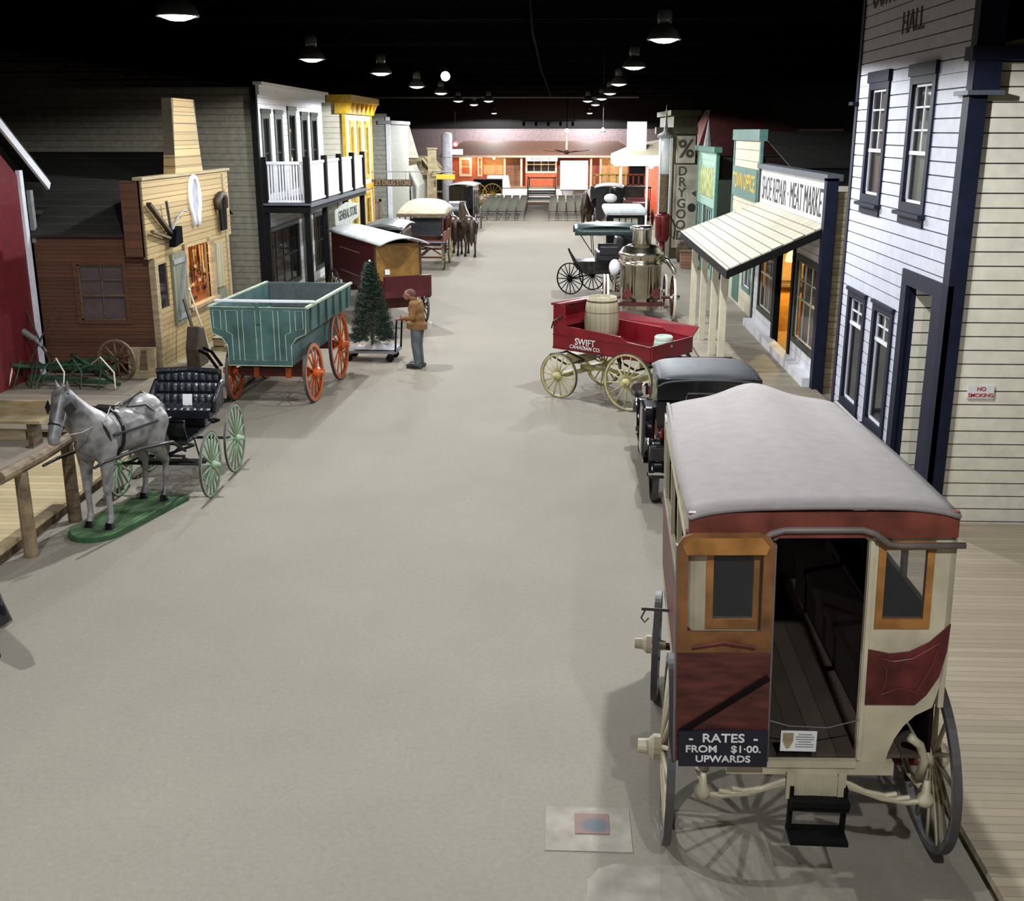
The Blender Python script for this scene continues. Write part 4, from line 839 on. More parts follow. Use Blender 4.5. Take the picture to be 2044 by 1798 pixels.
t = T('dark_table', 'dark table on the stage before the ticket window', 'table', (-1.45, 87.4, .86)); MB().box((0, 0, .7), (2.1, .7, .06)).build('top', M['black'], t)
for x in (-1, 1):
    for y in (-.3, .3): MB().box((x * .95, y, .34), (.06, .06, .68)).build('leg', M['black'], t)
# folding chairs
M['chair'] = mat('olive_grey_chair_paint', (.15, .145, .115), .5)
def make_chair():
    t = T('folding_chair', 'x', 'chair')
    MB().box((0, .02, .45), (.42, .40, .035)).build('seat', M['chair'], t); MB().box((0, -.22, .72), (.44, .03, .30), rot=(R(8), 0, 0)).build('backrest', M['chair'], t)
    for x in (-.2, .2): MB().tube([(x, -.24, .86), (x, -.05, .45), (x, .25, 0)], .014, 5).build('front_frame', M['steel'], t); MB().tube([(x, .15, .44), (x, -.25, 0)], .014, 5).build('rear_leg', M['steel'], t)
    return t
ch0 = make_chair(); first = True
NR = 7
for blk, x0 in (('left', -4.75), ('right', -.75)):
    for r in range(NR):
        for c in range(5):
            o = ch0 if first else dup(ch0); first = False
            y = 65.4 + r * 1.8; k = 1 + (y - 65.4) * .0
            o.location = (x0 + .3 + c * .54 + (-.012 * (y - 65) if blk == 'left' else 0), y, 0); o.rotation_euler = (0, 0, 0)
            o['group'] = 'grey folding chairs facing the stage, %s block' % blk
            rw = 'rear row' if r == 0 else 'front row' if r == NR - 1 else 'row %d from the back' % (r + 1)
            cw = ['far left', 'second from left', 'middle', 'second from right', 'far right'][c]
            o['label'] = 'grey folding chair in the %s block, %s, %s seat' % (blk, rw, cw)
# ceiling fan hung before the station
t = T('ceiling_fan', 'dark bladed ceiling fan on a long white rod before the station roof', 'ceiling fan', (.35, 70, 3.75))
MB().cyl((0, 0, .1), (0, 0, 4.85), .03, n=8).build('rod', M['black_steel'], t); MB().cyl((0, 0, .1), (0, 0, 1.25), .07, n=8).build('lower_rod', M['cream'], t); MB().lathe([(0, -.12), (.14, -.08), (.17, .05), (.08, .15)], n=12).build('motor', M['darkwood'], t)
MB().ell((0, 0, 1.3), (.11, .11, .11)).build('bulb', M['warm_lens'], t, smooth=True)
for k in range(4): a = R(25 + 90 * k); MB().beam((.15 * math.cos(a), .15 * math.sin(a), 0), (1.5 * math.cos(a), 1.5 * math.sin(a), .12), .22, .03).build('blade', M['darkwood'], t)
t = T('hanging_spotlight', 'small spotlight on a long cord between the right lamps and the filling station tower', 'spotlight', (2.0, 55, 5.05))
MB().cyl((0, 0, .1), (0, 0, 3.55), .01, n=5).build('cord', M['grey_pipe'], t); MB().lathe([(.1, -.12), (.12, 0), (.05, .12)], n=12).build('housing', M['grey'], t, smooth=True); MB().ell((0, 0, -.1), (.07, .07, .05)).build('bulb', M['lens'], t)
ld = bpy.data.lights.new('spot_light', 'SPOT'); ld.energy = 2200; ld.color = (1, .95, .88); ld.spot_size = R(70); ld.spot_blend = .7; ld.shadow_soft_size = .06
lo = bpy.data.objects.new('spot_light', ld); COL.objects.link(lo); lo.parent = t; lo.location = (0, 0, -.16); lo.rotation_euler = (R(80), 0, R(-16))
# equipment right of screen
t = T('yellow_rail_car', 'low yellow open sided rail car beside the station', 'rail car', (3.25, 78, 0)); b = MB(); b.box((0, 0, .95), (2.4, 1.2, .9)); b.build('body', M['blackg'], t)
for x in (-.8, .8): MB().cyl((x, -.6, .3), (x, .6, .3), .3, n=16).build('wheel', M['black'], t)
b = MB(); b.box((.1, -.6, 2.15), (2.2, .06, .12)); b.box((.1, -.6, 1.45), (2.2, .06, .12)); [b.box((-.95 + i * .5, -.6, 1.8), (.1, .06, .7)) for i in range(5)]; b.build('rail', M['yellow'], t)
t = T('orange_rail_car', 'orange open framed rail car right of the yellow one', 'rail car', (5.35, 78.5, 0)); b = MB(); b.box((0, 0, .95), (1.6, 1.2, .9)); b.build('body', M['darkwood'], t)
for x in (-.55, .55): MB().cyl((x, -.6, .3), (x, .6, .3), .3, n=16).build('wheel', M['black'], t)
b = MB(); b.box((0, -.6, 2.15), (1.6, .06, .12)); b.box((0, -.6, 1.45), (1.6, .06, .12)); [b.box((-.76 + i * .38, -.6, 1.8), (.1, .06, .7)) for i in range(5)]; b.build('rail', M['orange_red'], t)
t = T('black_wagon_box', 'dark box wagon with yellow spoked wheel behind the left chair block', 'wagon', (-5.2, 81, 0)); MB().box((0, .5, 1.2), (2.0, 1.4, 1.0)).build('box', M['black'], t)
for x in (-.75, .35): wheel(t, (x, -.35, .72), .72, (M['yellow'], M['yellow'], M['yellow'], M['yellow']), 14, .05, False, .1, .2, 0, yaw=90, rim=.07)
for x in (-.75, .35): wheel(t, (x, 1.35, .6), .6, (M['yellow'], M['yellow'], M['yellow'], M['yellow']), 14, .05, False, .1, .2, 0, yaw=90, rim=.07)
t = T('track_spotlights', 'row of small dark stage spotlights hanging before the end wall', 'stage lights', (-1.2, 80, 5.6)); 
MB().beam((-1.6, 0, .1), (2.2, 0, .1), .05).build('bar', M['black'], t); 
for i in range(5): MB().lathe([(.08, -.3), (.1, -.1), (.05, 0)], (-1.4 + i * .85, 0, .05), n=10).build('spotlight', M['black'], t)
for i, (x, e) in enumerate(((-3.5, 2400), (-.4, 2400), (2.6, 2000))):  # spots added to brighten the stage end, not tied to the spotlight housings
    ld = bpy.data.lights.new('stage_fill', 'SPOT'); ld.energy = e; ld.color = (1, .93, .88); ld.spot_size = R(80); ld.spot_blend = .6; ld.shadow_soft_size = .08
    lo = bpy.data.objects.new('stage_fill', ld); COL.objects.link(lo); lo.parent = t; lo.location = (x + 1.2, .2, -.1); lo.rotation_euler = (R(58), 0, 0)
for x in (-1.5, 2.1): MB().cyl((x, 0, .1), (x, 0, 3.0), .012, n=5).build('hanger', M['black'], t)
# ================================================================ VEHICLES
M['w_cream'] = mat('aged_cream_coach_paint', (.52, .45, .31), .5, var=.12, scale=4); M['maroon'] = mat('maroon_coach_paint', (.105, .014, .013), .45, var=.3, scale=7)
M['fascia_red'] = mat('worn_red_brown_fascia', (.16, .035, .02), .5, var=.25, scale=6); M['orange_w'] = mat('orange_stained_wood', (.36, .155, .035), .45, var=.25, scale=5)
M['roof_g'] = mat('dusty_grey_canvas', (.245, .22, .21), .9, var=.05, scale=9); M['rim_g'] = mat('blue_grey_worn_rim', (.17, .165, .17), .6, var=.3, scale=9)
M['maroon_w'] = mat('maroon_wood_grain', (.095, .022, .015), .5, var=.28, scale=5, stretch=(1, 1, 5)); M['iron'] = mat('black_iron', (.015, .015, .016), .4, metal=.3); M['tire_d'] = mat('dark_iron_tire', (.07, .065, .065), .5)
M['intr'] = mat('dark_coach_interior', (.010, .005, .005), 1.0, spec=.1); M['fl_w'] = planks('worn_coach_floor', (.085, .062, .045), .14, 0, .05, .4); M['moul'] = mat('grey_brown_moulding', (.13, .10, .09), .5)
t = T('hotel_omnibus', 'cream and maroon horse omnibus with dusty grey roof and open rear door', 'omnibus', (1.76, 6.95, 0), -1.2)
BR = Matrix.Translation((-.015, 0, .0)) @ Matrix.Rotation(R(-1.6), 4, 'Y')
def body(mb, name, m, parent=t, **k):
    for v in mb.b.verts:
        if v.co.y > yr + .06: v.co.x *= 1 - .03 * (v.co.y - yr)
        v.co = BR @ v.co
    return mb.build(name, m, parent, **k)
yr = -.35; yf = 2.72
for s in (-1, 1):
    b = MB(); 
    out = [(.305, .94), (.50, .94), (.515, 1.02), (.55, 1.12), (.60, 1.21), (.67, 1.29), (.775, 1.35), (.80, 1.45), (.83, 1.62), (.845, 1.94), (.305, 1.94)]
    b.prism([(s * x, z) for x, z in out], yr, yr + .05, 'xz'); b.bx(s * .305, s * .365, yr, yr + .05, 1.94, 2.56); b.bx(s * .71, s * .845, yr, yr + .05, 1.94, 2.56); b.bx(s * .345, s * .71, yr, yr + .05, 2.50, 2.56)
    b.bx(s * .31, s * .335, yr - .015, yr, .96, 2.56)
    body(b, 'rear_panel', M['w_cream'])
    b = MB(); b.bx(s * .365, s * .71, yr - .015, yr + .03, 1.92, 1.985); b.bx(s * .365, s * .71, yr - .015, yr + .03, 2.46, 2.52); b.bx(s * .365, s * .41, yr - .015, yr + .03, 1.985, 2.46); b.bx(s * .665, s * .71, yr - .015, yr + .03, 1.985, 2.46)
    wf = body(b, 'rear_window', M['orange_w']); b = MB(); b.bx(s * .41, s * .665, yr, yr + .01, 1.985, 2.46); body(b, 'pane', M['glass'], wf)
    mp = [(.34, 1.77), (.48, 1.74), (.60, 1.755), (.72, 1.82), (.845, 1.95), (.835, 1.76), (.80, 1.58), (.73, 1.45), (.66, 1.375), (.34, 1.375)]
    b = MB(); b.prism([(s * x, z) for x, z in mp], yr - .014, yr, 'xz'); pn = body(b, 'maroon_panel', M['maroon'])
    ip = [(.41, 1.71), (.50, 1.69), (.62, 1.71), (.78, 1.82), (.74, 1.64), (.66, 1.47), (.56, 1.50), (.43, 1.45), (.46, 1.54), (.46, 1.63)]
    b = MB(); b.tube([(s * x, yr - .018, z) for x, z in ip], .006, 5, closed=True); body(b, 'scroll_line', M['fascia_red'], pn)
# sides
for s in (-1, 1):
    b = MB(); P = [(yr, 1.9), (yr, 1.35), (.25, 1.3), (.6, 1.0), (1.0, .95), (yf, .95), (yf, 1.9)]; b.prism(P, s * .81, s * .845, 'yz')
    for y in (yr, .55, 1.45, 2.35, yf - .06): b.bx(s * .81, s * .845, y, y + .06, 1.9, 2.58)
    b.bx(s * .81, s * .845, yr, yf, 2.48, 2.58); body(b, 'side_panel', M['w_cream'])
    b = MB(); b.prism([(yr + .02, 1.86), (yr + .02, 1.42), (.3, 1.38), (.65, 1.15), (yf - .05, 1.15), (yf - .05, 1.86)], s * .845, s * .853, 'yz'); body(b, 'side_maroon_panel', M['maroon'])
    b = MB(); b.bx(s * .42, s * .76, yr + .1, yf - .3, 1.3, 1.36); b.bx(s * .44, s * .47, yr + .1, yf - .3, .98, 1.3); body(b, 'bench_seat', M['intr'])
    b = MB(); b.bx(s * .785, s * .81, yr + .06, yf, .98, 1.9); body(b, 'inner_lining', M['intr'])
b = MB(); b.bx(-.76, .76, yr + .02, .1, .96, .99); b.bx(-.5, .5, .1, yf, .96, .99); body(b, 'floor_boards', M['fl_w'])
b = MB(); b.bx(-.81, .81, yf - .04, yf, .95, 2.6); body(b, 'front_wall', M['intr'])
b = MB(); b.bx(-.55, .55, yr - .03, yr + .06, .86, .95); b.bx(-.3, .3, yr - .045, yr, .92, .97); body(b, 'rear_sill', M['w_cream'])
b = MB(); b.bx(-.5, .5, 0.1, yf, .86, .95); body(b, 'chassis_frame', M['w_cream'])
# roof
def rz_(u, v):
    x = -1 + 2 * u; w = .83 - .08 * v + .03 * math.sin(math.pi * v); y = yr - .07 + (yf + .07 - yr) * v
    z = 2.745 + .02 * (1 - x * x) + .13 * math.exp(-(x / .38) ** 2) * (v ** 1.4) - .05 * (abs(x) ** 6) - .06 * v
    return BR @ Vector((x * w, y, z))
b = MB(); b.grid(rz_, 24, 16); o = b.build('roof', M['roof_g'], t, 'dusty grey canvas roof with rounded front hump', smooth=True, solid=.03)
b = MB(); b.bx(-.83, .83, yr - .05, yr - .01, 2.555, 2.725); body(b, 'rear_fascia', M['fascia_red'])
for s in (-1, 1): b = MB(); b.bx(s * .80, s * .825, yr - .03, yf, 2.54, 2.68); body(b, 'side_fascia', M['roof_g'])
b = MB(); b.tube([(.87, yr - .07, 2.51), (.47, yr - .07, 2.51), (.40, yr - .07, 2.525), (.32, yr - .07, 2.59), (.24, yr - .07, 2.615), (-.24, yr - .07, 2.615), (-.32, yr - .07, 2.59), (-.40, yr - .07, 2.525), (-.47, yr - .07, 2.51), (-.84, yr - .07, 2.51)], .022, 8); body(b, 'drip_moulding', M['moul'], smooth=True)
b = MB(); b.tube([(.30, yr - .03, 2.54), (.22, yr - .03, 2.59), (-.22, yr - .03, 2.59), (-.30, yr - .03, 2.54)], .015, 6); body(b, 'arch_trim', M['moul'])
# open door leaf
yd = yr - .10; x0, x1 = -.90, -.30
b = MB(); b.bx(x0, x0 + .065, yd, yd + .035, 1.93, 2.46); b.bx(x1 - .065, x1, yd, yd + .035, 1.93, 2.46); b.bx(x0, x1, yd, yd + .035, 1.79, 1.93)
b.prism([(x0, 2.46), (x1, 2.46), (x1, 2.53), (x1 - .03, 2.58), (x1 - .09, 2.60), (x0 + .09, 2.60), (x0 + .03, 2.58), (x0, 2.53)], yd, yd + .035, 'xz')
dr = body(b, 'rear_door', mat('brown_stained_frame', (.21, .085, .025), .5, var=.25, scale=6), label='brown framed rear door swung open flat')
def sub(mb, name, m, **k): return body(mb, name, m, dr, **k)
b = MB(); b.prism([(x0 + .05, 2.465), (x1 - .05, 2.465), (x1 - .03, 2.52), (x1 - .08, 2.575), (x0 + .08, 2.575), (x0 + .03, 2.52)], yd - .008, yd, 'xz'); sub(b, 'top_rail', M['orange_w'])
b = MB(); b.bx(x0, x1, yd, yd + .035, 1.0, 1.79); sub(b, 'lower_panel', M['maroon_w'])
b = MB(); b.beam((x0 + .03, yd - .01, 1.22), (x1 - .01, yd - .01, 1.62), .02, .04, up=(0, 0, 1)); sub(b, 'diagonal_bar', M['intr'])
b = MB(); b.tube([(x0 + .1, yd - .012, 1.83), (-.6, yd - .02, 1.87), (x1 - .1, yd - .012, 1.83)], .012, 6); sub(b, 'pull_rail', M['maroon'])
b = MB(); b.bx(x0 + .065, x1 - .065, yd + .012, yd + .018, 1.93, 2.46); sub(b, 'pane', glass('clear_door_glass', (.05, .05, .05), .08))
b = MB(); b.bx(x0 - .012, x0, yd - .005, yd + .04, 1.0, 2.53); b.bx(x1, x1 + .012, yd - .005, yd + .04, 1.0, 2.53); sub(b, 'edge_strip', M['moul'])
b = MB(); b.bx(x0 + .02, x1 - .0, yd - .03, yd - .01, .975, 1.235); sg = sub(b, 'rates_sign', mat('navy_black_sign', (.010, .011, .022), .4), label='black RATES sign with white letters')
for tx, sz, zz in (('-  RATES  -', .088, 1.185), ('FROM    $1·00.', .070, 1.105), ('UPWARDS', .068, 1.032)):
    o = text(tx, sz, (0, 0, 0), (0, 0, 0), M['letter_w'], sg, name='lettering', ext=.002, bold=.0014, sx=1.12)
    o.data.transform(BR @ Matrix.Translation(((x0 + x1) / 2 + .01, yd - .032, zz)) @ Euler((R(90), 0, 0)).to_matrix().to_4x4())
# rope and card
b = MB(); b.tube([(-.30, yr - .03, 1.27), (-.15, yr - .05, 1.235), (.1, yr - .05, 1.225), (.30, yr - .03, 1.27)], .005, 5); body(b, 'door_rope', M['steel'])
c = T('notice_card', 'white printed card with crest hanging on the rope of the omnibus doorway', 'card', (1.76 - .145, 6.95 + yr - .062, 1.13))
MB().box((0, 0, 0), (.235, .006, .15)).build('card', M['white_b'], c); MB().prism([(-.105, .06), (-.105, 0), (-.085, -.045), (-.07, -.06), (-.055, -.045), (-.035, 0), (-.035, .06)], -.005, -.003, 'xz').build('crest', M['tan'], c)
b = MB()
for k in range(6): b.box((.04, -.004, .05 - k * .018), (.12 if k % 3 else .09, .002, .006))
b.build('printed_lines', M['grey'], c)
b = MB(); [b.cyl((x, 0, .07), (x, 0.005, .105), .002, n=4) for x in (-.08, .08)]; b.build('string', M['steel'], c)
# undergear
b = MB(); b.bx(-.15, .15, yr - .06, yr + .1, .72, .87); [b.bx(x - .025, x + .025, yr - .08, yr - .06, .70, .90) for x in (-.17, .17)]; [b.bx(x - .006, x + .006, yr - .065, yr - .06, .73, .86) for x in (-.06, .05)]; b.build('spring_block', M['w_cream'], t)
for s in (-1, 1):
    b = MB(); P = [(s * .14, .80), (s * .3, .755), (s * .45, .70), (s * .62, .675), (s * .72, .69)]
    for k in range(3): b.tube([(x * (1 if k == 0 else 1 - .12 * k), yr - .03, z - .0 + .022 * k) for x, z in P], .02, 6)
    b.build('cross_spring', M['w_cream'], t); MB().lathe([(.0, 0), (.05, .02), (.06, .07), (.03, .11), (.02, .2)], (s * .74, yr - .02, .64), n=10).build('spring_knob', M['w_cream'], t, smooth=True)
    b = MB(); b.tube([(s * .6, yr, 1.15), (s * .68, yr + .02, 1.08), (s * .73, yr + .05, .95), (s * .72, yr + .08, .8)], .03, 8); b.tube([(s * .74, -.25, .72), (s * .74, 0, .66), (s * .74, .45, .78)], .022, 6); b.build('side_spring', M['w_cream'], t, smooth=True)
MB().cyl((-.86, .2, .64), (.86, .2, .64), .035, n=8).build('rear_axle', M['maroon'], t); MB().cyl((-.8, 2.22, .5), (.8, 2.18, .5), .035, n=8).build('front_axle', M['maroon'], t)
MB().bx(-.04, .04, 0, 2.2, .6, .68).build('perch', M['w_cream'], t)
b = MB(); b.bx(-.17, .21, yr - .22, yr - .02, .44, .47); b.bx(-.17, .21, yr - .16, yr - .02, .66, .69); 
for x in (-.17, .185): b.bx(x, x + .025, yr - .1, yr - .04, .45, .80)
b.bx(-.17, .21, yr - .18, yr - .1, .70, .74); b.build('rear_step', M['black'], t)
wm = (M['rim_g'], M['w_cream'], M['w_cream'], M['tire_d']); wm2 = (M['rim_g'], M['w_cream'], M['w_cream'], M['tire_d'])
wheel(t, (-.93, .2, .68), .68, wm, 16, .055, True, .095, .30, .04, -1, camber=.5, yaw=-3, rim=.06)
wheel(t, (.93, .22, .68), .68, wm, 16, .055, True, .095, .30, .04, 1, camber=-3, yaw=0, rim=.06)
wheel(t, (-.88, 2.25, .50), .50, wm, 14, .055, True, .085, .28, .03, -1, yaw=-6, rim=.055); wheel(t, (.84, 2.15, .50), .50, wm, 14, .055, True, .085, .28, .03, 1, yaw=-6, rim=.055)
b = MB(); b.tube([(-.82, 1.45, 1.2), (-1.05, 1.45, 1.21), (-1.08, 1.45, 1.21)], .014, 6); b.tube([(-1.05, 1.45, 1.2), (-1.08, 1.45, 1.13), (-1.05, 1.45, 1.09), (-1.02, 1.45, 1.13)], .008, 5); b.build('brake_hook', M['steel'], t)

# ---- black roadster
t = T('black_roadster', 'black antique roadster car with raised grey fabric top in front of the omnibus', 'car', (2.1, 14.85, 0))
b = MB(); b.grid(lambda u, v: Vector(((-1 + 2 * u) * (.73 - .02 * v), .16 + 1.15 * v, 1.74 + .03 * (1 - (-1 + 2 * u) ** 2) - .09 * (1 - v) ** 8 + .02 * math.sin(math.pi * v) - .07 * abs(-1 + 2 * u) ** 8)), 14, 8); b.build('top', mat('grey_black_top_fabric', (.055, .06, .065), .6), t, smooth=True, solid=.03)
b = MB(); b.bx(-.72, .72, .17, .22, 1.38, 1.70); b.bx(-.70, -.36, .17, .22, 1.0, 1.4); b.bx(.36, .70, .17, .22, 1.0, 1.4); b.bx(-.4, .4, .17, .22, 1.0, 1.4)
for s in (-1, 1): b.bx(s * .70, s * .72, .2, .95, 1.1, 1.70)
b.build('rear_curtain', M['blackg'], t); MB().tube([(x, .155, z) for x, z in ((-.30, 1.50), (.30, 1.50), (.32, 1.43), (.30, 1.35), (-.30, 1.35), (-.32, 1.43))], .014, 6, closed=True).build('rear_window_frame', M['steel'], t)
MB().bx(-.29, .29, .158, .168, 1.36, 1.49).build('rear_window', M['glassd'], t)
b = MB(); b.grid(lambda u, v: Vector(((-1 + 2 * u) * .62, -.42 + .7 * v, .70 + .30 * math.sin(math.pi / 2 * min(1, v * 1.3 + .2)))), 8, 6); b.bx(-.62, .62, -.4, 1.5, .55, .75); b.bx(-.64, .64, .25, 1.5, .6, 1.08); b.bx(-.40, .40, 1.5, 2.75, .6, 1.05); b.build('body', mat('deep_red_body_paint', (.19, .008, .008), .3, coat=.5), t, bevel=.03)
b = MB(); b.bx(-.66, .66, .3, 1.45, .95, 1.12); b.build('seat', M['leather'], t)
def fender(cy, s, r, m=M['blackg']):
    b = MB(); n = 12
    b.grid(lambda u, v: Vector((s * (.60 + .26 * v), cy + r * math.cos(R(170 - 150 * u)), .38 + r * 1.0 * math.sin(R(170 - 150 * u)) )), n, 3); return b.build('fender', m, t, smooth=True, solid=.02)
for s in (-1, 1):
    fender(0, s, .50); fender(2.45, s, .50); MB().bx(s * .62, s * .86, .45, 2.0, .40, .43).build('running_board', M['blackg'], t)
    MB().cyl((s * .80, 2.95, .95), (s * .80, 2.75, .95), .12, n=14).build('headlamp', M['chrome'], t); MB().lathe([(.05, 0), (.07, .05), (.07, .14), (.03, .18)], (s * .74, 1.75, 1.12), n=10).build('side_lamp', M['chrome'], t)
    for y in (0, 2.45): wheel(t, (s * .74, y, .38), .38, (M['black'], M['black'], M['black'], M['steel']), 12, .08, False, .06, .16, 0, s, rim=.08)
MB().box((-.74, -.42, .80), (.22, .10, .2)).build('tail_lamp', M['blackg'], t, bevel=.02); MB().bx(-.86, -.62, -.52, -.40, .52, .55).build('fender_lip', M['chrome'], t)
MB().bx(-.5, .5, 1.5, 1.54, 1.1, 1.75).build('windshield', M['glassd'], t); MB().cyl((-.7, 0, .38), (.7, 0, .38), .04).build('rear_axle', M['iron'], t); MB().cyl((-.7, 2.45, .38), (.7, 2.45, .38), .03).build('front_axle', M['iron'], t)
MB().box((-.80, .72, .84), (.19, .5, .76)).build('side_trunk', M['blackg'], t, bevel=.05)
# ---- red delivery wagon
M['swift_red'] = mat('swift_wagon_red', (.20, .008, .014), .35, var=.15, scale=3, coat=.35); M['swift_y'] = mat('pale_yellow_running_gear', (.50, .44, .20), .5, var=.15)
M['swift_rd'] = mat('darker_red_inner', (.13, .006, .01), .45)
t = T('red_delivery_wagon', 'red open delivery wagon with white SWIFT CANADIAN CO. lettering and pale yellow wheels', 'wagon', (1.21, 20.99, 0), 52)
W = .67
MB().bx(-W, W, -1.12, 1.1, .98, 1.02).build('bed', M['swift_rd'], t)
for s in (-1, 1):
    b = MB(); b.prism([(-1.12, .96), (1.12, .96), (1.12, 1.80), (.86, 1.80), (.84, 1.42), (-.45, 1.36), (-.6, 1.28), (-1.12, 1.24)], s * W, s * (W + .035), 'yz'); sp = b.build('side_panel', M['swift_red'], t)
    b = MB(); b.bx(s * (W + .035), s * (W + .05), -1.12, 1.12, 1.22, 1.24); b.bx(s * (W + .035), s * (W + .05), -1.12, 1.12, .96, 1.0); b.build('moulding', M['swift_rd'], sp)
    b = MB(); b.slab([(s * (W + .01), .8, 1.41), (s * (W + .01), -1.14, 1.25), (s * (W + .24), -1.14, 1.42), (s * (W + .24), .8, 1.54)], .025); 
    if s > 0: b.build('flare_board', M['swift_red'], t)
    text('SWIFT', .18, (s * (W + .053), .34, 1.15), (90, 0, 90 if s > 0 else -90), M['letter_w'], sp, bold=.001, sx=.95); text('CANADIAN CO.', .10, (s * (W + .053), .34, 1.045), (90, 0, 90 if s > 0 else -90), M['letter_w'], sp, bold=.001)
MB().bx(-W - .02, W + .02, -1.16, -1.12, .96, 1.26).build('tailgate', M['swift_red'], t)
b = MB(); b.bx(-W, W, 1.08, 1.12, .96, 1.85); b.bx(-W, W, .84, 1.1, 1.42, 1.46); b.bx(-W - .06, W + .06, .95, 1.16, 1.80, 1.84); b.build('dash_board', M['swift_red'], t); MB().tube([(-W - .04, .9, 1.6), (-W - .12, 1.05, 1.5), (-W - .05, 1.15, 1.35)], .015).build('lamp_bracket', M['iron'], t)
for y, r in ((.95, .44), (-.67, .54)):
    MB().bx(-.68, .68, y - .05, y + .05, r - .05, r + .05).build('axle', M['swift_y'], t)
    for s in (-1, 1):
        wheel(t, (s * .73, y, r), r, (M['swift_y'], M['swift_y'], M['swift_y'], M['tire_d']), 14, .05, True, .08, .28, .03, s, camber=-s * 1.5)
        b = MB(); b.tube([(s * .48, y - .42, r + .32), (s * .48, y, r + .18), (s * .48, y + .42, r + .32)], .022, 6); b.tube([(s * .48, y - .42, r + .33), (s * .48, y, r + .44), (s * .48, y + .42, r + .33)], .022, 6); b.build('leaf_spring', M['iron'], t)
MB().bx(-.04, .04, -.67, .95, .48, .56).bx(-.3, .3, .8, 1.1, .62, .80).bx(-.25, .25, -.75, -.6, .70, .97).build('reach', M['swift_y'], t)
M['barrel_w'] = planks('pale_barrel_staves', (.36, .31, .20), .09, 0, .05, .15)
s = T('large_barrel', 'large pale wooden barrel standing in the red delivery wagon', 'barrel', (.83, 21.33, 1.02), 10); MB().lathe([(.27, 0), (.325, .25), (.34, .45), (.32, .7), (.285, .92), (.27, .92), (.26, .88), (0, .88)], n=20).build('staves', M['barrel_w'], s, smooth=True)
for z in (.08, .28, .62, .84): MB().ring((0, 0, z), .0, .345 - abs(z - .45) * .11, .035, 20, 'z').build('hoop', M['oldwood'], s)
s = T('small_green_keg', 'small pale green painted keg at the tail of the red delivery wagon', 'keg', (1.95, 20.35, 1.02)); MB().lathe([(.15, 0), (.19, .16), (.15, .34), (.14, .32), (0, .32)], n=18).build('staves', M['green_l'], s, smooth=True)
for z in (.05, .29): MB().ring((0, 0, z), .0, .172, .05, 18, 'z').build('hoop', M['cream2'], s)
# ---- teal farm wagon
M['teal'] = mat('teal_wagon_paint', (.05, .115, .11), .5, var=.22, scale=3); M['teal_in'] = mat('grey_teal_inside', (.085, .10, .10), .7); M['stripe'] = mat('cream_pinstripe', (.42, .48, .33), .6); M['w_orange'] = mat('orange_wheel_paint', (.50, .085, .008), .3, coat=.4)
M['gear_red'] = mat('dark_red_gear', (.085, .012, .006), .55)
t = T('teal_wagon', 'teal high sided wagon with cream pinstripes and orange wheels facing the street', 'wagon', (-5.40, 21.55, 0), -3)
YA, YB_ = -1.75, 1.70
prof = [(-.60, .84), (-.60, 1.22), (-.70, 1.36), (-.88, 1.44), (-.90, 1.92)]
b = MB()
for s in (-1, 1):
    b = MB(); pts = [(s * -x, z) for x, z in prof]; inn = [(x - s * .035, z) for x, z in pts]; b.prism(pts + inn[::-1], YA, YB_, 'xz'); sp = b.build('side_wall', M['teal'], t)
    for k in range(6): y = YA + .3 + k * .56; MB().bx(s * .90, s * .93, y - .03, y + .03, 1.46, 1.92).build('side_stake', M['teal'], sp)
    b = MB(); MB().bx(s * .88, s * .94, YA, YB_, 1.90, 1.94).build('top_rail', M['stripe'], sp)
endp = [(s[0], s[1]) for s in prof] + [(-s[0], s[1]) for s in prof[::-1]]
for y, nm in ((YA, 'near_end_board'), (YB_, 'far_end_board')):
    e = MB().prism(endp, y - .02, y + .03, 'xz').build('end_board', M['teal'], t)
    if y < 0:
        b = MB()
        def loop(P, r=.007):
            b.tube([(x, y - .025, z) for x, z in P], r, 4, closed=True)
        loop([(-.84, 1.86), (-.70, 1.86), (-.70, 1.50), (-.84, 1.54)]); loop([(.84, 1.86), (.70, 1.86), (.70, 1.50), (.84, 1.54)])
        loop([(-.60, 1.86), (-.38, 1.86), (-.38, .94), (-.50, .94), (-.50, 1.42), (-.60, 1.47)]); loop([(.60, 1.86), (.38, 1.86), (.38, .94), (.50, .94), (.50, 1.42), (.60, 1.47)])
        loop([(-.29, 1.86), (-.05, 1.86), (-.05, .94), (-.29, .94)]); loop([(.29, 1.86), (.05, 1.86), (.05, .94), (.29, .94)]); loop(endp, .009)
        b.build('pinstripe', M['stripe'], e); MB().bx(-.03, .03, y - .06, y - .02, 1.62, 2.0).build('latch', M['teal'], e)
MB().bx(-.58, .58, YA, YB_, .84, .88).build('bed', M['teal_in'], t); 
b = MB(); [b.bx(s * .55, s * .56, YA + .04, YB_ - .04, .88, 1.2) for s in (-1, 1)]; b.bx(-.85, .85, YB_ - .05, YB_ - .03, 1.4, 1.9); b.build('lining', M['teal_in'], t)
MB().cyl((-.95, YA + .42, 1.97), (.95, YA + .42, 1.97), .028, n=8).build('cross_pole', M['white'], t)
MB().slab([(-.3, YA + .15, 1.70), (.3, YA + .1, 1.70), (.3, YA + .7, 1.74), (-.35, YA + .7, 1.74)], .01).bx(-.85, .85, YA + .05, YA + .8, 1.64, 1.68).build('load_boards', M['white'], t)
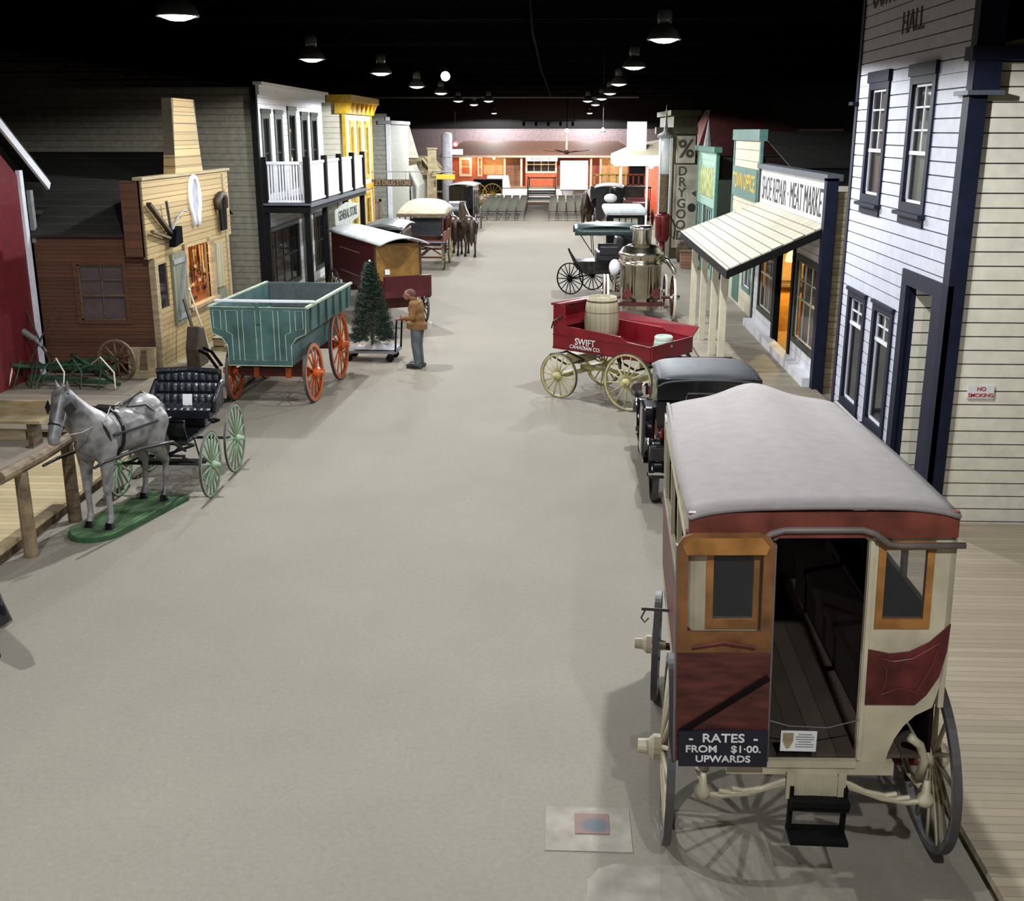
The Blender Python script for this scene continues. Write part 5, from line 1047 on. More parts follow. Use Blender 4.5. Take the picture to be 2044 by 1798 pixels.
for y, r in ((-1.0, .57), (1.02, .73)):
    MB().bx(-.68, .68, y - .08, y + .08, r - .08, r + .08).bx(-.62, .62, y - .06, y + .06, r + .08, .84).build('axle', M['gear_red'], t)
    MB().bx(-.36, -.26, y - .12, y + .1, r - .1, r + .1).bx(.26, .36, y - .12, y + .1, r - .1, r + .1).build('bracket', M['w_orange'], t)
    for s in (-1, 1): wheel(t, (s * .77, y, r), r, (M['w_orange'], M['w_orange'], M['w_orange'], M['tire_d']), 12, .06, True, .11, .32, .03, s, camber=-s * 2, yaw=-s * 2 if y < 0 else 0, rim=.09)
MB().bx(-.05, .05, -1.0, 1.1, .55, .65).build('reach', M['gear_red'], t)
# ================================================================ HORSES
def horse(name, label, loc, rz, coat, mane, hoof, turn=0.0, drop=0.0, step=0.0, scale=1.0):
    t = T(name, label, 'horse', loc, rz); t.scale = (scale,) * 3
    b = MB(); E = b.ell; L = b.cone_limb
    E((0, .42, 1.12), (.225, .34, .30)); E((0, .05, 1.10), (.265, .48, .275)); E((0, -.46, 1.19), (.265, .34, .275)); E((0, .30, 1.30), (.12, .30, .14)); E((0, -.2, 1.08), (.25, .4, .26)); E((0, .62, 1.08), (.17, .17, .22))
    nk = Vector((turn * .25, .88, 1.62 - drop * .4)); pl = Vector((turn * .45, 1.0, 1.84 - drop)); ms = Vector((turn * 1.0, 1.26 - abs(turn) * .1, 1.42 - drop))
    L((0, .50, 1.20), (turn * .1, .72, 1.42 - drop * .2), .27, .21); L((turn * .1, .72, 1.42 - drop * .2), nk, .21, .165); L(nk, pl, .165, .13)
    md = pl.lerp(ms, .5); L(pl, md, .125, .10); L(md, ms, .10, .07); E(ms + Vector((0, .0, -.03)), (.072, .07, .06)); E(pl.lerp(ms, .28) + Vector((0, -.07, -.06)), (.075, .10, .10)); E(ms, (.06, .07, .055))
    for s in (-1, 1):
        q = s * step
        L((s * .13, .50, 1.02), (s * .15, .52 + q * .1, .80), .155, .095); L((s * .15, .52 + q * .1, .80), (s * .145, .55 + q * .5, .50), .085, .058); E((s * .145, .555 + q * .5, .49), (.056, .06, .07)); L((s * .145, .55 + q * .5, .48), (s * .145, .54 + q, .14), .042, .036); E((s * .145, .55 + q, .13), (.044, .05, .05)); L((s * .145, .55 + q, .12), (s * .145, .59 + q, .05), .04, .045)
        L((s * .13, -.50, 1.10), (s * .16, -.44, .82), .21, .135); L((s * .16, -.44, .82), (s * .155, -.66 - q * .5, .54), .12, .062); E((s * .155, -.67 - q * .5, .53), (.05, .07, .07)); L((s * .155, -.67 - q * .5, .52), (s * .155, -.62 - q, .14), .044, .038); E((s * .155, -.61 - q, .13), (.045, .05, .05)); L((s * .155, -.60 - q, .12), (s * .155, -.56 - q, .05), .042, .047)
        b.cyl(pl + Vector((s * .06, -.02, .07)), pl + Vector((s * .085, .0, .22)), .036, .008, 8)
    o = b.build('body', coat, t); blend(o, .018, 4, .5)
    for s in (-1, 1):
        q = s * step
        MB().cyl((s * .145, .605 + q, .0), (s * .145, .585 + q, .07), .062, .048, 10).build('hoof', hoof, t); MB().cyl((s * .155, -.545 - q, .0), (s * .155, -.565 - q, .07), .06, .048, 10).build('hoof', hoof, t)
        MB().ell(pl.lerp(ms, .27) + Vector((s * .088, .02, .01)), (.018, .026, .02)).build('eye', M['blackg'], t, smooth=True)
    b = MB(); n = 9
    for k in range(n):
        u = k / (n - 1); p = Vector((0, .48, 1.44)).lerp(nk + Vector((0, -.13, .05)), min(1, u * 1.6)) if u < .62 else (nk + Vector((0, -.13, .05))).lerp(pl + Vector((0, -.04, .12)), (u - .62) / .38)
        b.tube([p + Vector((0, 0, .0)), p + Vector((.06, -.03, -.06)), p + Vector((.12, -.03, -.2))], [.035, .03, .01], 6)
    b.tube([pl + Vector((0, .02, .12)), pl + Vector((0, .1, .02)), pl + Vector((0, .13, -.08))], [.03, .03, .008], 6); b.build('mane', mane, t, smooth=True)
    MB().tube([(0, -.76, 1.30), (0, -.88, 1.2), (0, -.92, .95), (0, -.9, .6), (0, -.88, .42)], [.04, .055, .075, .07, .02], 10).build('tail', mane, t, smooth=True)
    return t, pl, ms, nk
def horse_coat(name, a, c, sc=2.2):
    m, nt, b = newmat(name); N = nt.nodes; L = nt.links; tc = N.new('ShaderNodeTexCoord'); nz = N.new('ShaderNodeTexNoise'); nz.inputs['Scale'].default_value = sc; nz.inputs['Detail'].default_value = 8; L.new(tc.outputs['Object'], nz.inputs['Vector'])
    vo = N.new('ShaderNodeTexVoronoi'); vo.inputs['Scale'].default_value = 9; L.new(tc.outputs['Object'], vo.inputs['Vector']); ad = N.new('ShaderNodeMath'); ad.operation = 'MULTIPLY_ADD'; L.new(vo.outputs['Distance'], ad.inputs[0]); ad.inputs[1].default_value = .25; L.new(nz.outputs['Fac'], ad.inputs[2])
    cr = N.new('ShaderNodeValToRGB'); e = cr.color_ramp.elements; e[0].position = .42; e[0].color = a + (1,); e[1].position = .74; e[1].color = c + (1,); L.new(ad.outputs[0], cr.inputs[0]); L.new(cr.outputs[0], b.inputs['Base Color']); b.inputs['Roughness'].default_value = .38; return m
M['dapple'] = horse_coat('dapple_grey_coat', (.05, .045, .045), (.25, .24, .235)); M['bay'] = horse_coat('dark_bay_coat', (.018, .009, .005), (.045, .024, .014), 3); M['mane_t'] = mat('dull_tan_mane', (.13, .10, .08), .8, var=.3, scale=20); M['strap'] = mat('black_harness_leather', (.008, .008, .009), .35)
t, pl, ms, nk = horse('grey_horse', 'dapple grey horse figure in black harness standing on a green base', (-5.76, 13.80, .07), 166, M['dapple'], M['mane_t'], M['blackg'], turn=-.03, drop=.10, scale=1.05)
def loopx(y, z, rx, rz2, r, tilt=0, n=20): return MB().tube([(rx * math.cos(2 * math.pi * k / n), y + tilt * math.sin(2 * math.pi * k / n), z + rz2 * math.sin(2 * math.pi * k / n)) for k in range(n)], r, 6, closed=True)
loopx(.28, 1.14, .262, .315, .024).build('girth_strap', M['strap'], t); loopx(.56, 1.20, .235, .30, .03, .12).build('collar', M['strap'], t)
b = MB()
for s in (-1, 1):
    b.tube([(s * .27, .5, 1.18), (s * .285, .1, 1.16), (s * .285, -.4, 1.14), (s * .27, -.7, 1.10), (0, -.83, 1.10)], .015, 6)
    b.tube([(s * .1, -.05, 1.385), (s * .2, -.3, 1.36), (s * .28, -.5, 1.15)], .012, 6)
b.tube([(0, .28, 1.46), (0, -.1, 1.395), (0, -.5, 1.475), (0, -.78, 1.33)], .014, 6); b.build('breeching', M['strap'], t)
b = MB(); b.box((0, .28, 1.44), (.22, .14, .06)); b.build('saddle_pad', M['strap'], t)
for s in (-1, 1): MB().box(pl.lerp(ms, .25) + Vector((s * .15, .03, 0)), (.014, .12, .11), rot=(R(-30), 0, s * R(20))).build('blinker', M['blackg'], t); MB().tube([pl + Vector((s * .1, .02, .04)), pl.lerp(ms, .5) + Vector((s * .098, .01, 0)), ms + Vector((s * .07, -.02, .02))], .009, 5).build('cheek_strap', M['strap'], t)
MB().tube([pl + Vector((-.11, .03, .06)), pl + Vector((0, .11, .05)), pl + Vector((.11, .03, .06))], .010, 5).build('brow_band', M['strap'], t)
b = MB(); q = ms.lerp(pl, .3); b.tube([q + Vector((.09 * math.cos(2 * math.pi * k / 14), .045 * math.cos(2 * math.pi * k / 14) * 0 + .075 * math.sin(2 * math.pi * k / 14), .05 * math.sin(2 * math.pi * k / 14))) for k in range(14)], .010, 5, closed=True); b.build('nose_band', M['strap'], t)
for s in (-1, 1): MB().tube([ms + Vector((s * .07, -.03, .02)), Vector((s * .18, .95, 1.32)), Vector((s * .22, .55, 1.38)), Vector((s * .10, .28, 1.47))], .008, 5).build('rein', mat('pale_rein', (.25, .23, .2), .6), t)
# green base
t = T('horse_base', 'green painted oval base board under the grey horse', 'base', (-5.76, 13.80, 0), 164)
P = [(.36, -.85), (.36, .55)] + [(.36 * math.cos(R(a)), .62 + .40 * math.sin(R(a))) for a in range(0, 181, 15)] + [(-.36, -.85), (-.28, -.95), (.28, -.95)]
MB().prism(P, 0, .055, 'xy').build('board', mat('dark_green_edge', (.03, .09, .035), .6), t); MB().prism([(x * .95, y * .97) for x, y in P], .055, .069, 'xy').build('turf', mat('grass_green_turf', (.10, .19, .08), .9, var=.4, scale=3), t)
# buggy
M['w_green'] = mat('pale_green_wheel_paint', (.28, .40, .26), .5, var=.12)
t = T('green_wheeled_buggy', 'black tufted leather buggy with pale green wheels hitched behind the grey horse', 'buggy', (-5.56, 15.35, 0), 180)
for y, r in ((.62, .475), (-.60, .525)):
    for s in (-1, 1): wheel(t, (s * .66, y, r), r, (M['w_green'], M['w_green'], M['w_green'], M['tire_d']), 16, .03, True, .055, .2, .025, s, rim=.04)
    MB().cyl((-.64, y, r), (.64, y, r), .022, n=8).build('axle', M['iron'], t)
    MB().tube([(-.45, y, r + .28), (0, y, r + .12), (.45, y, r + .28)], .02, 6).tube([(-.45, y, r + .28), (0, y, r + .36), (.45, y, r + .28)], .02, 6).build('leaf_spring', M['iron'], t)
b = MB(); b.bx(-.34, .34, -.75, .62, .74, .80); b.bx(-.36, .36, -.78, -.2, .80, 1.0); b.bx(-.34, .34, .58, .62, .78, 1.12); b.build('body', M['blackg'], t, bevel=.02)
def tuft(u, v, w, h):
    return .04 * abs(math.sin(math.pi * v * 3)) ** .6 * (.7 + .3 * abs(math.sin(math.pi * u * 9)))
b = MB(); b.grid(lambda u, v: Vector(((-1 + 2 * u) * .47, -.52 - .16 * v + tuft(u, v, 1, 1) , 1.06 + .48 * v)), 42, 12); b.bx(-.49, .49, -.74, -.70, 1.04, 1.56); b.tube([(-.48, -.66, 1.54), (0, -.70, 1.56), (.48, -.66, 1.54)], .045, 8); b.build('seat_back', M['leather'], t, smooth=False)
for s in (-1, 1): MB().grid(lambda u, v: Vector((s * (.46 + .03 * v), -.66 + .40 * u, 1.0 + (.42 - .22 * u) * v)), 6, 4).build('seat_arm', M['leather'], t, smooth=True, solid=.06)
b = MB(); b.grid(lambda u, v: Vector(((-1 + 2 * u) * .45, -.60 + .46 * v, 1.04 + .03 + tuft(u, v, 1, 1) - .03 * v * v)), 42, 8); b.bx(-.45, .45, -.6, -.14, .94, 1.06); b.build('seat_cushion', M['leather'], t)
MB().grid(lambda u, v: Vector(((-1 + 2 * u) * .36, .60 + .16 * v, .80 + .30 * v)), 6, 4).build('dashboard', M['blackg'], t, solid=.015)
for P in ([(.30, .58, .66), (.404, .88, .90), (.57, 1.6, 1.02), (.74, 2.29, 1.04), (.80, 2.55, 1.02)], [(-.30, .58, .66), (-.294, 1.05, .92), (-.12, 1.75, 1.02), (.07, 2.40, 1.04), (.13, 2.62, 1.02)]): MB().tube(P, [.022, .026, .026, .024, .018], 8).build('shaft', M['strap'], t, smooth=True)
MB().tube([(-.34, .72, .62), (.34, .72, .62)], .02).tube([(0, .62, .5), (0, -.6, .55)], .02).tube([(-.3, .72, .6), (-.55, .62, .48)], .014).tube([(.3, .72, .6), (.55, .62, .48)], .014).build('cross_bar', M['iron'], t)
b = MB(); b.bx(-.5, .5, .2, .34, .40, .43); [b.bx(s * .34, s * .46, .1, .42, .40, .42) for s in (-1, 1)]; [b.tube([(s * .40, .25, .41), (s * .34, .3, .78)], .012, 5) for s in (-1, 1)]; b.build('foot_step', M['iron'], t)
c = T('white_card', 'small white card propped on the black buggy seat', 'card', (-5.50, 15.72, 1.085), 180); MB().box((0, 0, .085), (.14, .008, .17), rot=(R(12), 0, 0)).build('card', M['white_b'], c)
# brown pair
for x, nm, l in ((-4.55, 'a', 'dark brown horse on the left of the pair walking away up the left side'), (-3.86, 'b', 'dark brown horse on the right of the pair walking away up the left side')):
    horse('brown_horse', l, (x, 46.9 if nm == 'a' else 46.6, 0), 14, M['bay'], M['darkwood'], M['blackg'], turn=-.05, drop=.1, step=.12 if nm == 'b' else -.1, scale=1.14)
horse('brown_horse', 'dark brown horse standing by the black carriages on the right side', (1.35, 57.5, 0), 176, M['bay'], M['darkwood'], M['blackg'], turn=.05, drop=.1, step=.05, scale=1.12)
# ================================================================ MAN
M['skin'] = mat('skin', (.30, .14, .10), .6); M['jacket'] = mat('tan_brown_jacket', (.20, .095, .028), .8, var=.2, scale=8); M['jeans'] = mat('grey_blue_jeans', (.10, .115, .12), .85, var=.2, scale=8); M['hair'] = mat('short_reddish_hair', (.12, .06, .045), .8); M['shoe'] = mat('dark_shoes', (.02, .018, .018), .5)
t = T('person', 'person in tan jacket and grey jeans standing head bowed beside the fir tree', 'person', (-3.08, 23.75, 0), 78); t.scale = (1.13, 1.16, 1.0)
# local +y is where the man faces
b = MB(); E = b.ell; L = b.cone_limb
E((0, 0, .98), (.165, .12, .13)); E((0, .0, 1.12), (.155, .115, .15)); E((0, .02, 1.30), (.185, .12, .17)); E((0, .03, 1.40), (.19, .10, .09))
L((0, .05, 1.44), (0, .10, 1.53), .062, .055)
hd = Vector((0, .145, 1.60)); E(hd, (.078, .098, .112), (R(-32), 0, 0)); E(hd + Vector((0, .055, -.07)), (.048, .05, .055)); b.cyl(hd + Vector((0, .09, -.005)), hd + Vector((0, .125, -.045)), .012, .018, 8); b.box(hd + Vector((0, .098, -.085)), (.045, .014, .008), rot=(R(-32), 0, 0))
for s in (-1, 1): E(hd + Vector((s * .078, -.005, -.005)), (.014, .028, .036)); E(hd + Vector((s * .03, .088, .012)), (.014, .012, .010))
for s in (-1, 1):
    L((s * .09, 0, .94), (s * .10, .02, .52), .095, .065); L((s * .10, .02, .52), (s * .10, -.02, .12), .062, .042); L((s * .10, -.02, .07), (s * .11, .12, .045), .042, .038)
hands = []
for s, el, wr in ((-1, Vector((-.26, .02, 1.14)), Vector((-.20, .25, 1.10))), (1, Vector((.26, .0, 1.14)), Vector((.22, .22, 1.02)))):
    L((s * .185, .02, 1.41), el, .062, .048); L(el, wr, .047, .032); hands.append((s, wr, (wr - el).normalized()))
for s, wr, d in hands:
    pm = wr + d * .07; L(wr, pm, .032, .036)
    sd = Vector((0, 0, 1)).cross(d).normalized()
    for k in range(4):
        base = pm + sd * (-.03 + .02 * k) + d * .02; ln = (.055, .066, .062, .048)[k]
        b.tube([base, base + d * ln * .55, base + d * ln * .9 + Vector((0, 0, -.025))], [.010, .0095, .008], 6)
    b.tube([wr + d * .03 - sd * s * .03, wr + d * .06 - sd * s * .055 + Vector((0, 0, .0)), wr + d * .095 - sd * s * .055], [.012, .011, .009], 6)
o = b.build('body', M['skin'], t); blend(o, .009, 2, .4)
b = MB(); E = b.ell; L = b.cone_limb
E((0, 0, .98), (.195, .15, .12)); E((0, .0, 1.12), (.185, .145, .16)); E((0, .02, 1.30), (.212, .15, .175)); E((0, .03, 1.42), (.20, .115, .07)); b.tube([(0, .02, .86), (0, .01, 1.0)], [.20, .195], 16); L((0, .04, 1.44), (0, .07, 1.48), .08, .075)
for s, el, wr in ((-1, Vector((-.26, .02, 1.14)), Vector((-.20, .25, 1.10))), (1, Vector((.26, .0, 1.14)), Vector((.22, .22, 1.02)))): L((s * .185, .02, 1.41), el, .078, .062); L(el, wr.lerp(el, .08), .062, .045)
o = b.build('jacket', M['jacket'], t); blend(o, .014, 3, .5)
b = MB(); L = b.cone_limb; b.ell((0, 0, .93), (.172, .135, .11))
for s in (-1, 1): L((s * .09, 0, .92), (s * .10, .02, .52), .108, .08); L((s * .10, .02, .52), (s * .10, -.02, .10), .078, .062)
o = b.build('jeans', M['jeans'], t); blend(o, .014, 3, .5)
for s in (-1, 1): b = MB(); b.ell((s * .105, .045, .06), (.066, .175, .062)); b.box((s * .105, .045, .02), (.11, .30, .04)); o = b.build('shoe', M['shoe'], t); blend(o, .012, 2)
b = MB(); b.ell(hd + Vector((0, -.025, .028)), (.084, .094, .098), (R(-32), 0, 0)); b.build('hair', M['hair'], t, smooth=True)
s = T('folded_paper', 'white folded paper tucked at the hip of the person', 'paper', (-2.80, 23.68, .93), 78); MB().box((0, 0, 0), (.02, .07, .2), rot=(R(15), R(-24), 0)).build('sheet', M['white_b'], s)
# ================================================================ FIR TREE ON HAND CART
t = T('platform_cart', 'flat platform hand cart with black tube handle carrying the fir tree', 'hand cart', (-4.22, 24.6, 0), -4)
MB().box((-.05, 0, .22), (1.3, .68, .05)).build('deck', M['grey'], t); MB().tube([(.58, -.3, .2), (.62, -.3, .85), (.62, -.22, .95), (.62, .22, .95), (.62, .3, .85), (.58, .3, .2)], .022, 8).build('handle', M['black'], t, smooth=True)
for x in (-.5, .45):
    for y in (-.27, .27): MB().cyl((x, y - .02, .09), (x, y + .02, .09), .09, n=14).build('caster', M['black'], t); 
for x in (-.5, .45): MB().bx(x - .05, x + .05, -.29, .29, .14, .2).build('caster_bracket', M['steel'], t)
t = T('white_tree_cloth', 'crumpled white cloth spread on the cart under the fir tree', 'cloth', (-4.12, 24.6, .25))
random.seed(5)
b = MB(); b.grid(lambda u, v: Vector(((-.5 + u) * .95, (-.5 + v) * .6, .03 + .11 * abs(math.sin(7 * u + 3 * v)) * math.sin(math.pi * u) * math.sin(math.pi * v) + .03 * math.sin(19 * u * v + 3))), 20, 14); tt = b.build('cloth', M['white'], t, smooth=True, solid=.012)
t = T('fir_tree', 'artificial green fir tree standing on the platform cart beside the person', 'tree', (-4.22, 24.55, .25))
MB().cyl((0, 0, 0), (0, 0, 1.95), .03, .008, 8).build('trunk', M['darkwood'], t)
def needle_mat():
    m, nt, bs = newmat('fir_needles'); N = nt.nodes; L = nt.links; oi = N.new('ShaderNodeTexCoord'); nz = N.new('ShaderNodeTexNoise'); nz.inputs['Scale'].default_value = 14; L.new(oi.outputs['Object'], nz.inputs['Vector']); cr = N.new('ShaderNodeValToRGB'); e = cr.color_ramp.elements
    e[0].position = .38; e[0].color = (.005, .014, .008, 1); e[1].position = .68; e[1].color = (.028, .062, .036, 1); L.new(nz.outputs['Fac'], cr.inputs[0]); L.new(cr.outputs[0], bs.inputs['Base Color']); bs.inputs['Roughness'].default_value = .55; return m
b = MB(); random.seed(9)
for i in range(1500):
    h = random.random() ** 1.25; z = .22 + h * 1.72; R0 = (.47 * (1 - h) ** .8 + .04) * random.uniform(.45, 1.05); a = random.uniform(0, 6.283)
    p = Vector((R0 * math.cos(a), R0 * math.sin(a), z)); out = Vector((math.cos(a), math.sin(a), random.uniform(-.1, .5))).normalized(); L_ = random.uniform(.07, .13)
    st = p - out * L_; sd = out.cross(Vector((0, 0, 1))).normalized(); u2 = sd.cross(out)
    for k in range(9):
        q = st + out * (L_ * 1.4 * k / 8); ang = k * 2.4; dd = (sd * math.cos(ang) + u2 * math.sin(ang)) * random.uniform(.035, .055) + out * .035; w = sd.cross(dd).normalized() * .007 if sd.cross(dd).length > 1e-5 else u2 * .007
        b.quad(q - w, q + w, q + dd + w * .4, q + dd - w * .4)
b.build('foliage', needle_mat(), t)
MB().ell((0, 0, 1.98), (.025, .025, .03)).build('tip_ornament', M['white_b'], t)
# ================================================================ OTHER VEHICLES
M['van_red'] = mat('dark_red_van_paint', (.065, .004, .008), .45, var=.2); M['amber'] = mat('amber_brown_front', (.24, .12, .02), .5, var=.25, scale=4); M['van_roof'] = mat('pale_grey_van_roof', (.48, .50, .50), .6)
th = 207
t = T('red_delivery_van', 'dark red enclosed delivery van wagon with pale roof and amber front behind the fir tree', 'wagon', (-4.68, 29.75, 0), th)
# local +y forward; front axle at y=.5
b = MB(); b.bx(-.60, .60, -3.15, 1.0, .72, 2.0); b.build('body', M['van_red'], t)
b = MB(); b.bx(-.60, .60, 1.0, 1.03, .95, 2.0); b.build('front_panel', M['amber'], t)
b = MB(); b.grid(lambda u, v: Vector(((-1 + 2 * u) * .67, -3.25 + 4.85 * v, 2.02 + .17 * (1 - (-1 + 2 * u) ** 2))), 12, 4); b.build('roof', M['van_roof'], t, smooth=True, solid=.04)
b = MB(); b.prism([(1.03, .62), (1.75, .72), (1.85, 1.22), (1.80, 1.22), (1.70, .80), (1.03, .72)], -.62, .62, 'yz'); b.bx(-.64, .64, 1.72, 1.78, .70, 1.25); b.bx(-.62, -.58, 1.03, 1.75, .66, 1.1); b.bx(.58, .62, 1.03, 1.75, .66, 1.1); b.build('driver_box', M['van_red'], t)
for s in (-1, 1): MB().bx(s * .60, s * .64, 1.0, 1.06, 1.0, 2.02).build('front_post', M['darkwood'], t)
MB().bx(.60, .606, -2.3, -.4, 1.64, 1.66).build('painted_line', M['tan'], t); MB().bx(.60, .606, -2.3, -.4, 1.00, 1.02).build('painted_line', M['tan'], t)
MB().box((.3, 1.05, 1.28), (.13, .012, .14)).build('white_label', M['white_b'], t)
for y, r in ((.75, .52), (-2.5, .60)):
    MB().cyl((-.7, y, r), (.7, y, r), .035, n=8).build('axle', M['gear_red'], t)
    for s in (-1, 1): wheel(t, (s * .74, y, r), r, (M['darkwood'], M['darkwood'], M['darkwood'], M['tire_d']), 14, .05, True, .08, .2, .02, s)
MB().bx(-.05, .05, -2.5, .8, .5, .6).bx(-.5, .5, .6, .9, .52, .72).bx(-.5, .5, -2.7, -2.3, .6, .72).build('reach', M['gear_red'], t)
for o in kids(t):
    if o.name.split('.')[0] in ('body', 'front_panel', 'roof', 'driver_box', 'front_post', 'white_label', 'painted_line'): o.location.z += .20
MB().bx(-.45, .45, .55, .95, .70, .95).bx(-.45, .45, -2.7, -2.3, .70, .95).build('spring_blocks', M['gear_red'], t)
# dark carriage with silver hood
t = T('hooded_black_carriage', 'black closed carriage with grey rounded roof between the red van and cream canopy wagon', 'carriage', (-5.55, 36.2, 0), 180)
MB().bx(-.58, .58, -1.3, 1.1, .7, 2.0).build('body', M['blackg'], t, bevel=.1); MB().grid(lambda u, v: Vector(((-1 + 2 * u) * .66, -1.5 + 3.0 * v, 2.02 + .14 * (1 - (-1 + 2 * u) ** 2) + .1 * math.sin(math.pi * v))), 10, 8).build('roof', mat('grey_carriage_roof', (.09, .10, .105), .4), t, smooth=True, solid=.04)
MB().box((.05, 1.12, 1.85), (.2, .02, .07)).build('white_label', M['white_b'], t)
for y in (-.9, .9):
    for s in (-1, 1): wheel(t, (s * .7, y, .5), .5, (M['black'],) * 4, 12, .05, False, .08, .2, .02, s)
    MB().cyl((-.66, y, .5), (.66, y, .5), .03).build('axle', M['iron'], t)
# cream canopy wagon (tally-ho)
t = T('cream_canopy_wagon', 'red passenger wagon with rounded cream canopy and yellow wheel', 'wagon', (-5.15, 42.6, 0), 0)
b = MB(); b.grid(lambda u, v: Vector(((-1 + 2 * u) * .92, -1.2 + 3.2 * v, 2.05 + .46 * (1 - abs(-1 + 2 * u) ** 3.2) ** .6 * (math.sin(math.pi * (.0 + .96 * v))) ** .35)), 18, 10); b.build('canopy', mat('cream_canvas', (.60, .55, .40), .8), t, smooth=True, solid=.03)
b = MB(); b.grid(lambda u, v: Vector(((-1 + 2 * u) * .90, -1.2, 1.95 + .12 * v)), 10, 1); [b.grid(lambda u, v: Vector((s * .90, -1.2 + 3.2 * u, 1.95 + .12 * v)), 10, 1) for s in (-1, 1)]; b.build('fringe', M['oldwood'], t, solid=.015)
M['tally_red'] = mat('brick_red_wagon_paint', (.17, .03, .015), .5)
for x in (-.8, .8):
    for y in (-1.1, .4, 1.9): MB().cyl((x, y, 1.0), (x, y, 2.06), .025, n=6).build('canopy_post', M['tally_red'], t)
MB().bx(-.8, .8, -1.1, 1.9, .95, 1.08).bx(-.82, -.78, -1.1, 1.9, 1.0, 1.35).bx(.78, .82, -1.1, 1.9, 1.0, 1.35).build('body', M['tally_red'], t)
for y in (-.8, 0, .8, 1.5): MB().box((0, y, 1.3), (1.4, .35, .06)).box((0, y + .18, 1.52), (1.4, .05, .4)).build('bench', M['leather'], t)
MB().slab([(-.85, -1.1, .98), (.85, -1.1, .98), (.95, -1.75, 1.06), (-.85, -1.75, 1.06)], .04).build('foot_board', mat('blue_foot_board', (.09, .17, .28), .5), t)
for y, r in ((-1.0, .45), (1.4, .52)):
    MB().cyl((-.78, y, r), (.78, y, r), .035).tube([(-.7, y, r + .1), (-.35, y, r + .33), (0, y, r + .4), (.35, y, r + .33), (.7, y, r + .1)], .03, 6).bx(-.7, .7, y - .04, y + .04, .88, .95).build('axle', M['tally_red'], t)
    for s in (-1, 1): wheel(t, (s * .8, y, r), r, (M['swift_y'], M['swift_y'], M['swift_y'], M['tire_d']), 12, .05, True, .08, .2, .02, s, yaw=12 if y < 0 else 0)
MB().bx(-.04, .04, -1, 1.4, .5, .58).build('reach', M['tally_red'], t)
for i, x in enumerate((-5.8, -5.55)):
    s = T('dark_cone', ('small dark cone on the floor left of the cream canopy wagon', 'small dark cone on the floor under the cream canopy wagon')[i], 'cone', (x + .0, 39.2 + i * .7, 0)); MB().lathe([(.13, 0), (.09, .2), (.04, .55), (0, .58)], n=12).build('cone', M['black'], s, smooth=True); MB().lathe([(.17, 0), (.17, .03), (0, .03)], n=12).build('base', M['black'], s)
# open black buggy behind
t = T('open_black_carriage', 'open black carriage with folded hood between the brown horses and cream canopy wagon', 'carriage', (-4.9, 51.5, 0), 180)
MB().bx(-.5, .5, -.9, .9, .7, 1.1).build('body', M['blackg'], t, bevel=.04); MB().grid(lambda u, v: Vector(((-1 + 2 * u) * .55, -.2 - .5 * math.cos(R(200 * v - 20)), 1.5 + .4 * math.sin(R(200 * v - 20)))), 8, 10).build('hood', mat('silver_grey_hood', (.22, .24, .26), .35), t, smooth=True, solid=.03); MB().box((0, -.2, 1.2), (.9, .5, .2)).build('seat', M['leather'], t)
for y in (-.7, .75):
    for s in (-1, 1): wheel(t, (s * .65, y, .5), .5, (M['black'],) * 4, 12, .04, False, .06, .2, .02, s)
    MB().cyl((-.6, y, .5), (.6, y, .5), .03).build('axle', M['iron'], t)
# black hearse
def hearse(name, label, loc, rz, roofm, bodym, wc):
    t = T(name, label, 'carriage', loc, rz)
    b = MB(); b.bx(-.62, .62, -1.5, 1.4, .75, 1.05); [b.bx(s * .58, s * .62, y - .05, y + .05, 1.05, 2.15) for s in (-1, 1) for y in (-1.45, -.5, .45, 1.35)]; b.bx(-.62, .62, -1.5, 1.4, 2.1, 2.3); b.bx(-.6, .6, 1.3, 1.36, 1.05, 1.3); b.bx(-.6, .6, -1.5, -1.45, 1.05, 1.3); b.build('body', bodym, t)
    b = MB(); [b.bx(s * .595, s * .605, -1.4, 1.3, 1.05, 2.1) for s in (-1, 1)]; b.bx(-.58, .58, -1.47, -1.46, 1.3, 2.1); b.bx(-.58, .58, 1.32, 1.33, 1.3, 2.1); b.build('pane', M['blackg'], t); MB().bx(-.5, .5, -1.3, 1.2, 1.06, 1.5).build('casket_platform', M['black'], t)
    MB().grid(lambda u, v: Vector(((-1 + 2 * u) * .72, -1.65 + 3.2 * v, 2.3 + .1 * (1 - (-1 + 2 * u) ** 2))), 10, 3).build('roof', roofm, t, smooth=True, solid=.05)
    MB().bx(-.5, .5, 1.4, 2.1, 1.2, 1.3).bx(-.45, .45, 1.4, 1.5, 1.3, 1.6).bx(-.5, .5, 2.05, 2.12, .8, 1.3).build('driver_seat', bodym, t)
    for y, r in ((1.6, .48), (-1.0, .58)):
        for s in (-1, 1): wheel(t, (s * .78, y, r), r, (wc,) * 3 + (M['tire_d'],), 14, .05, False, .08, .22, .02, s, yaw=4)
        MB().cyl((-.72, y, r), (.72, y, r), .035).tube([(-.5, y, .75), (0, y, .6), (.5, y, .75)], .03).build('axle', M['iron'], t)
    return t
hearse('black_hearse', 'tall black glass sided hearse with silver edged roof before the left chairs', (-5.05, 59.2, 0), 178, M['grey'], M['blackg'], M['gear_red'])
hearse('black_hearse', 'black glass sided carriage with pale roof edge beside the right chairs', (2.5, 57.8, 0), 176, M['grey'], M['blackg'], M['gear_red'])
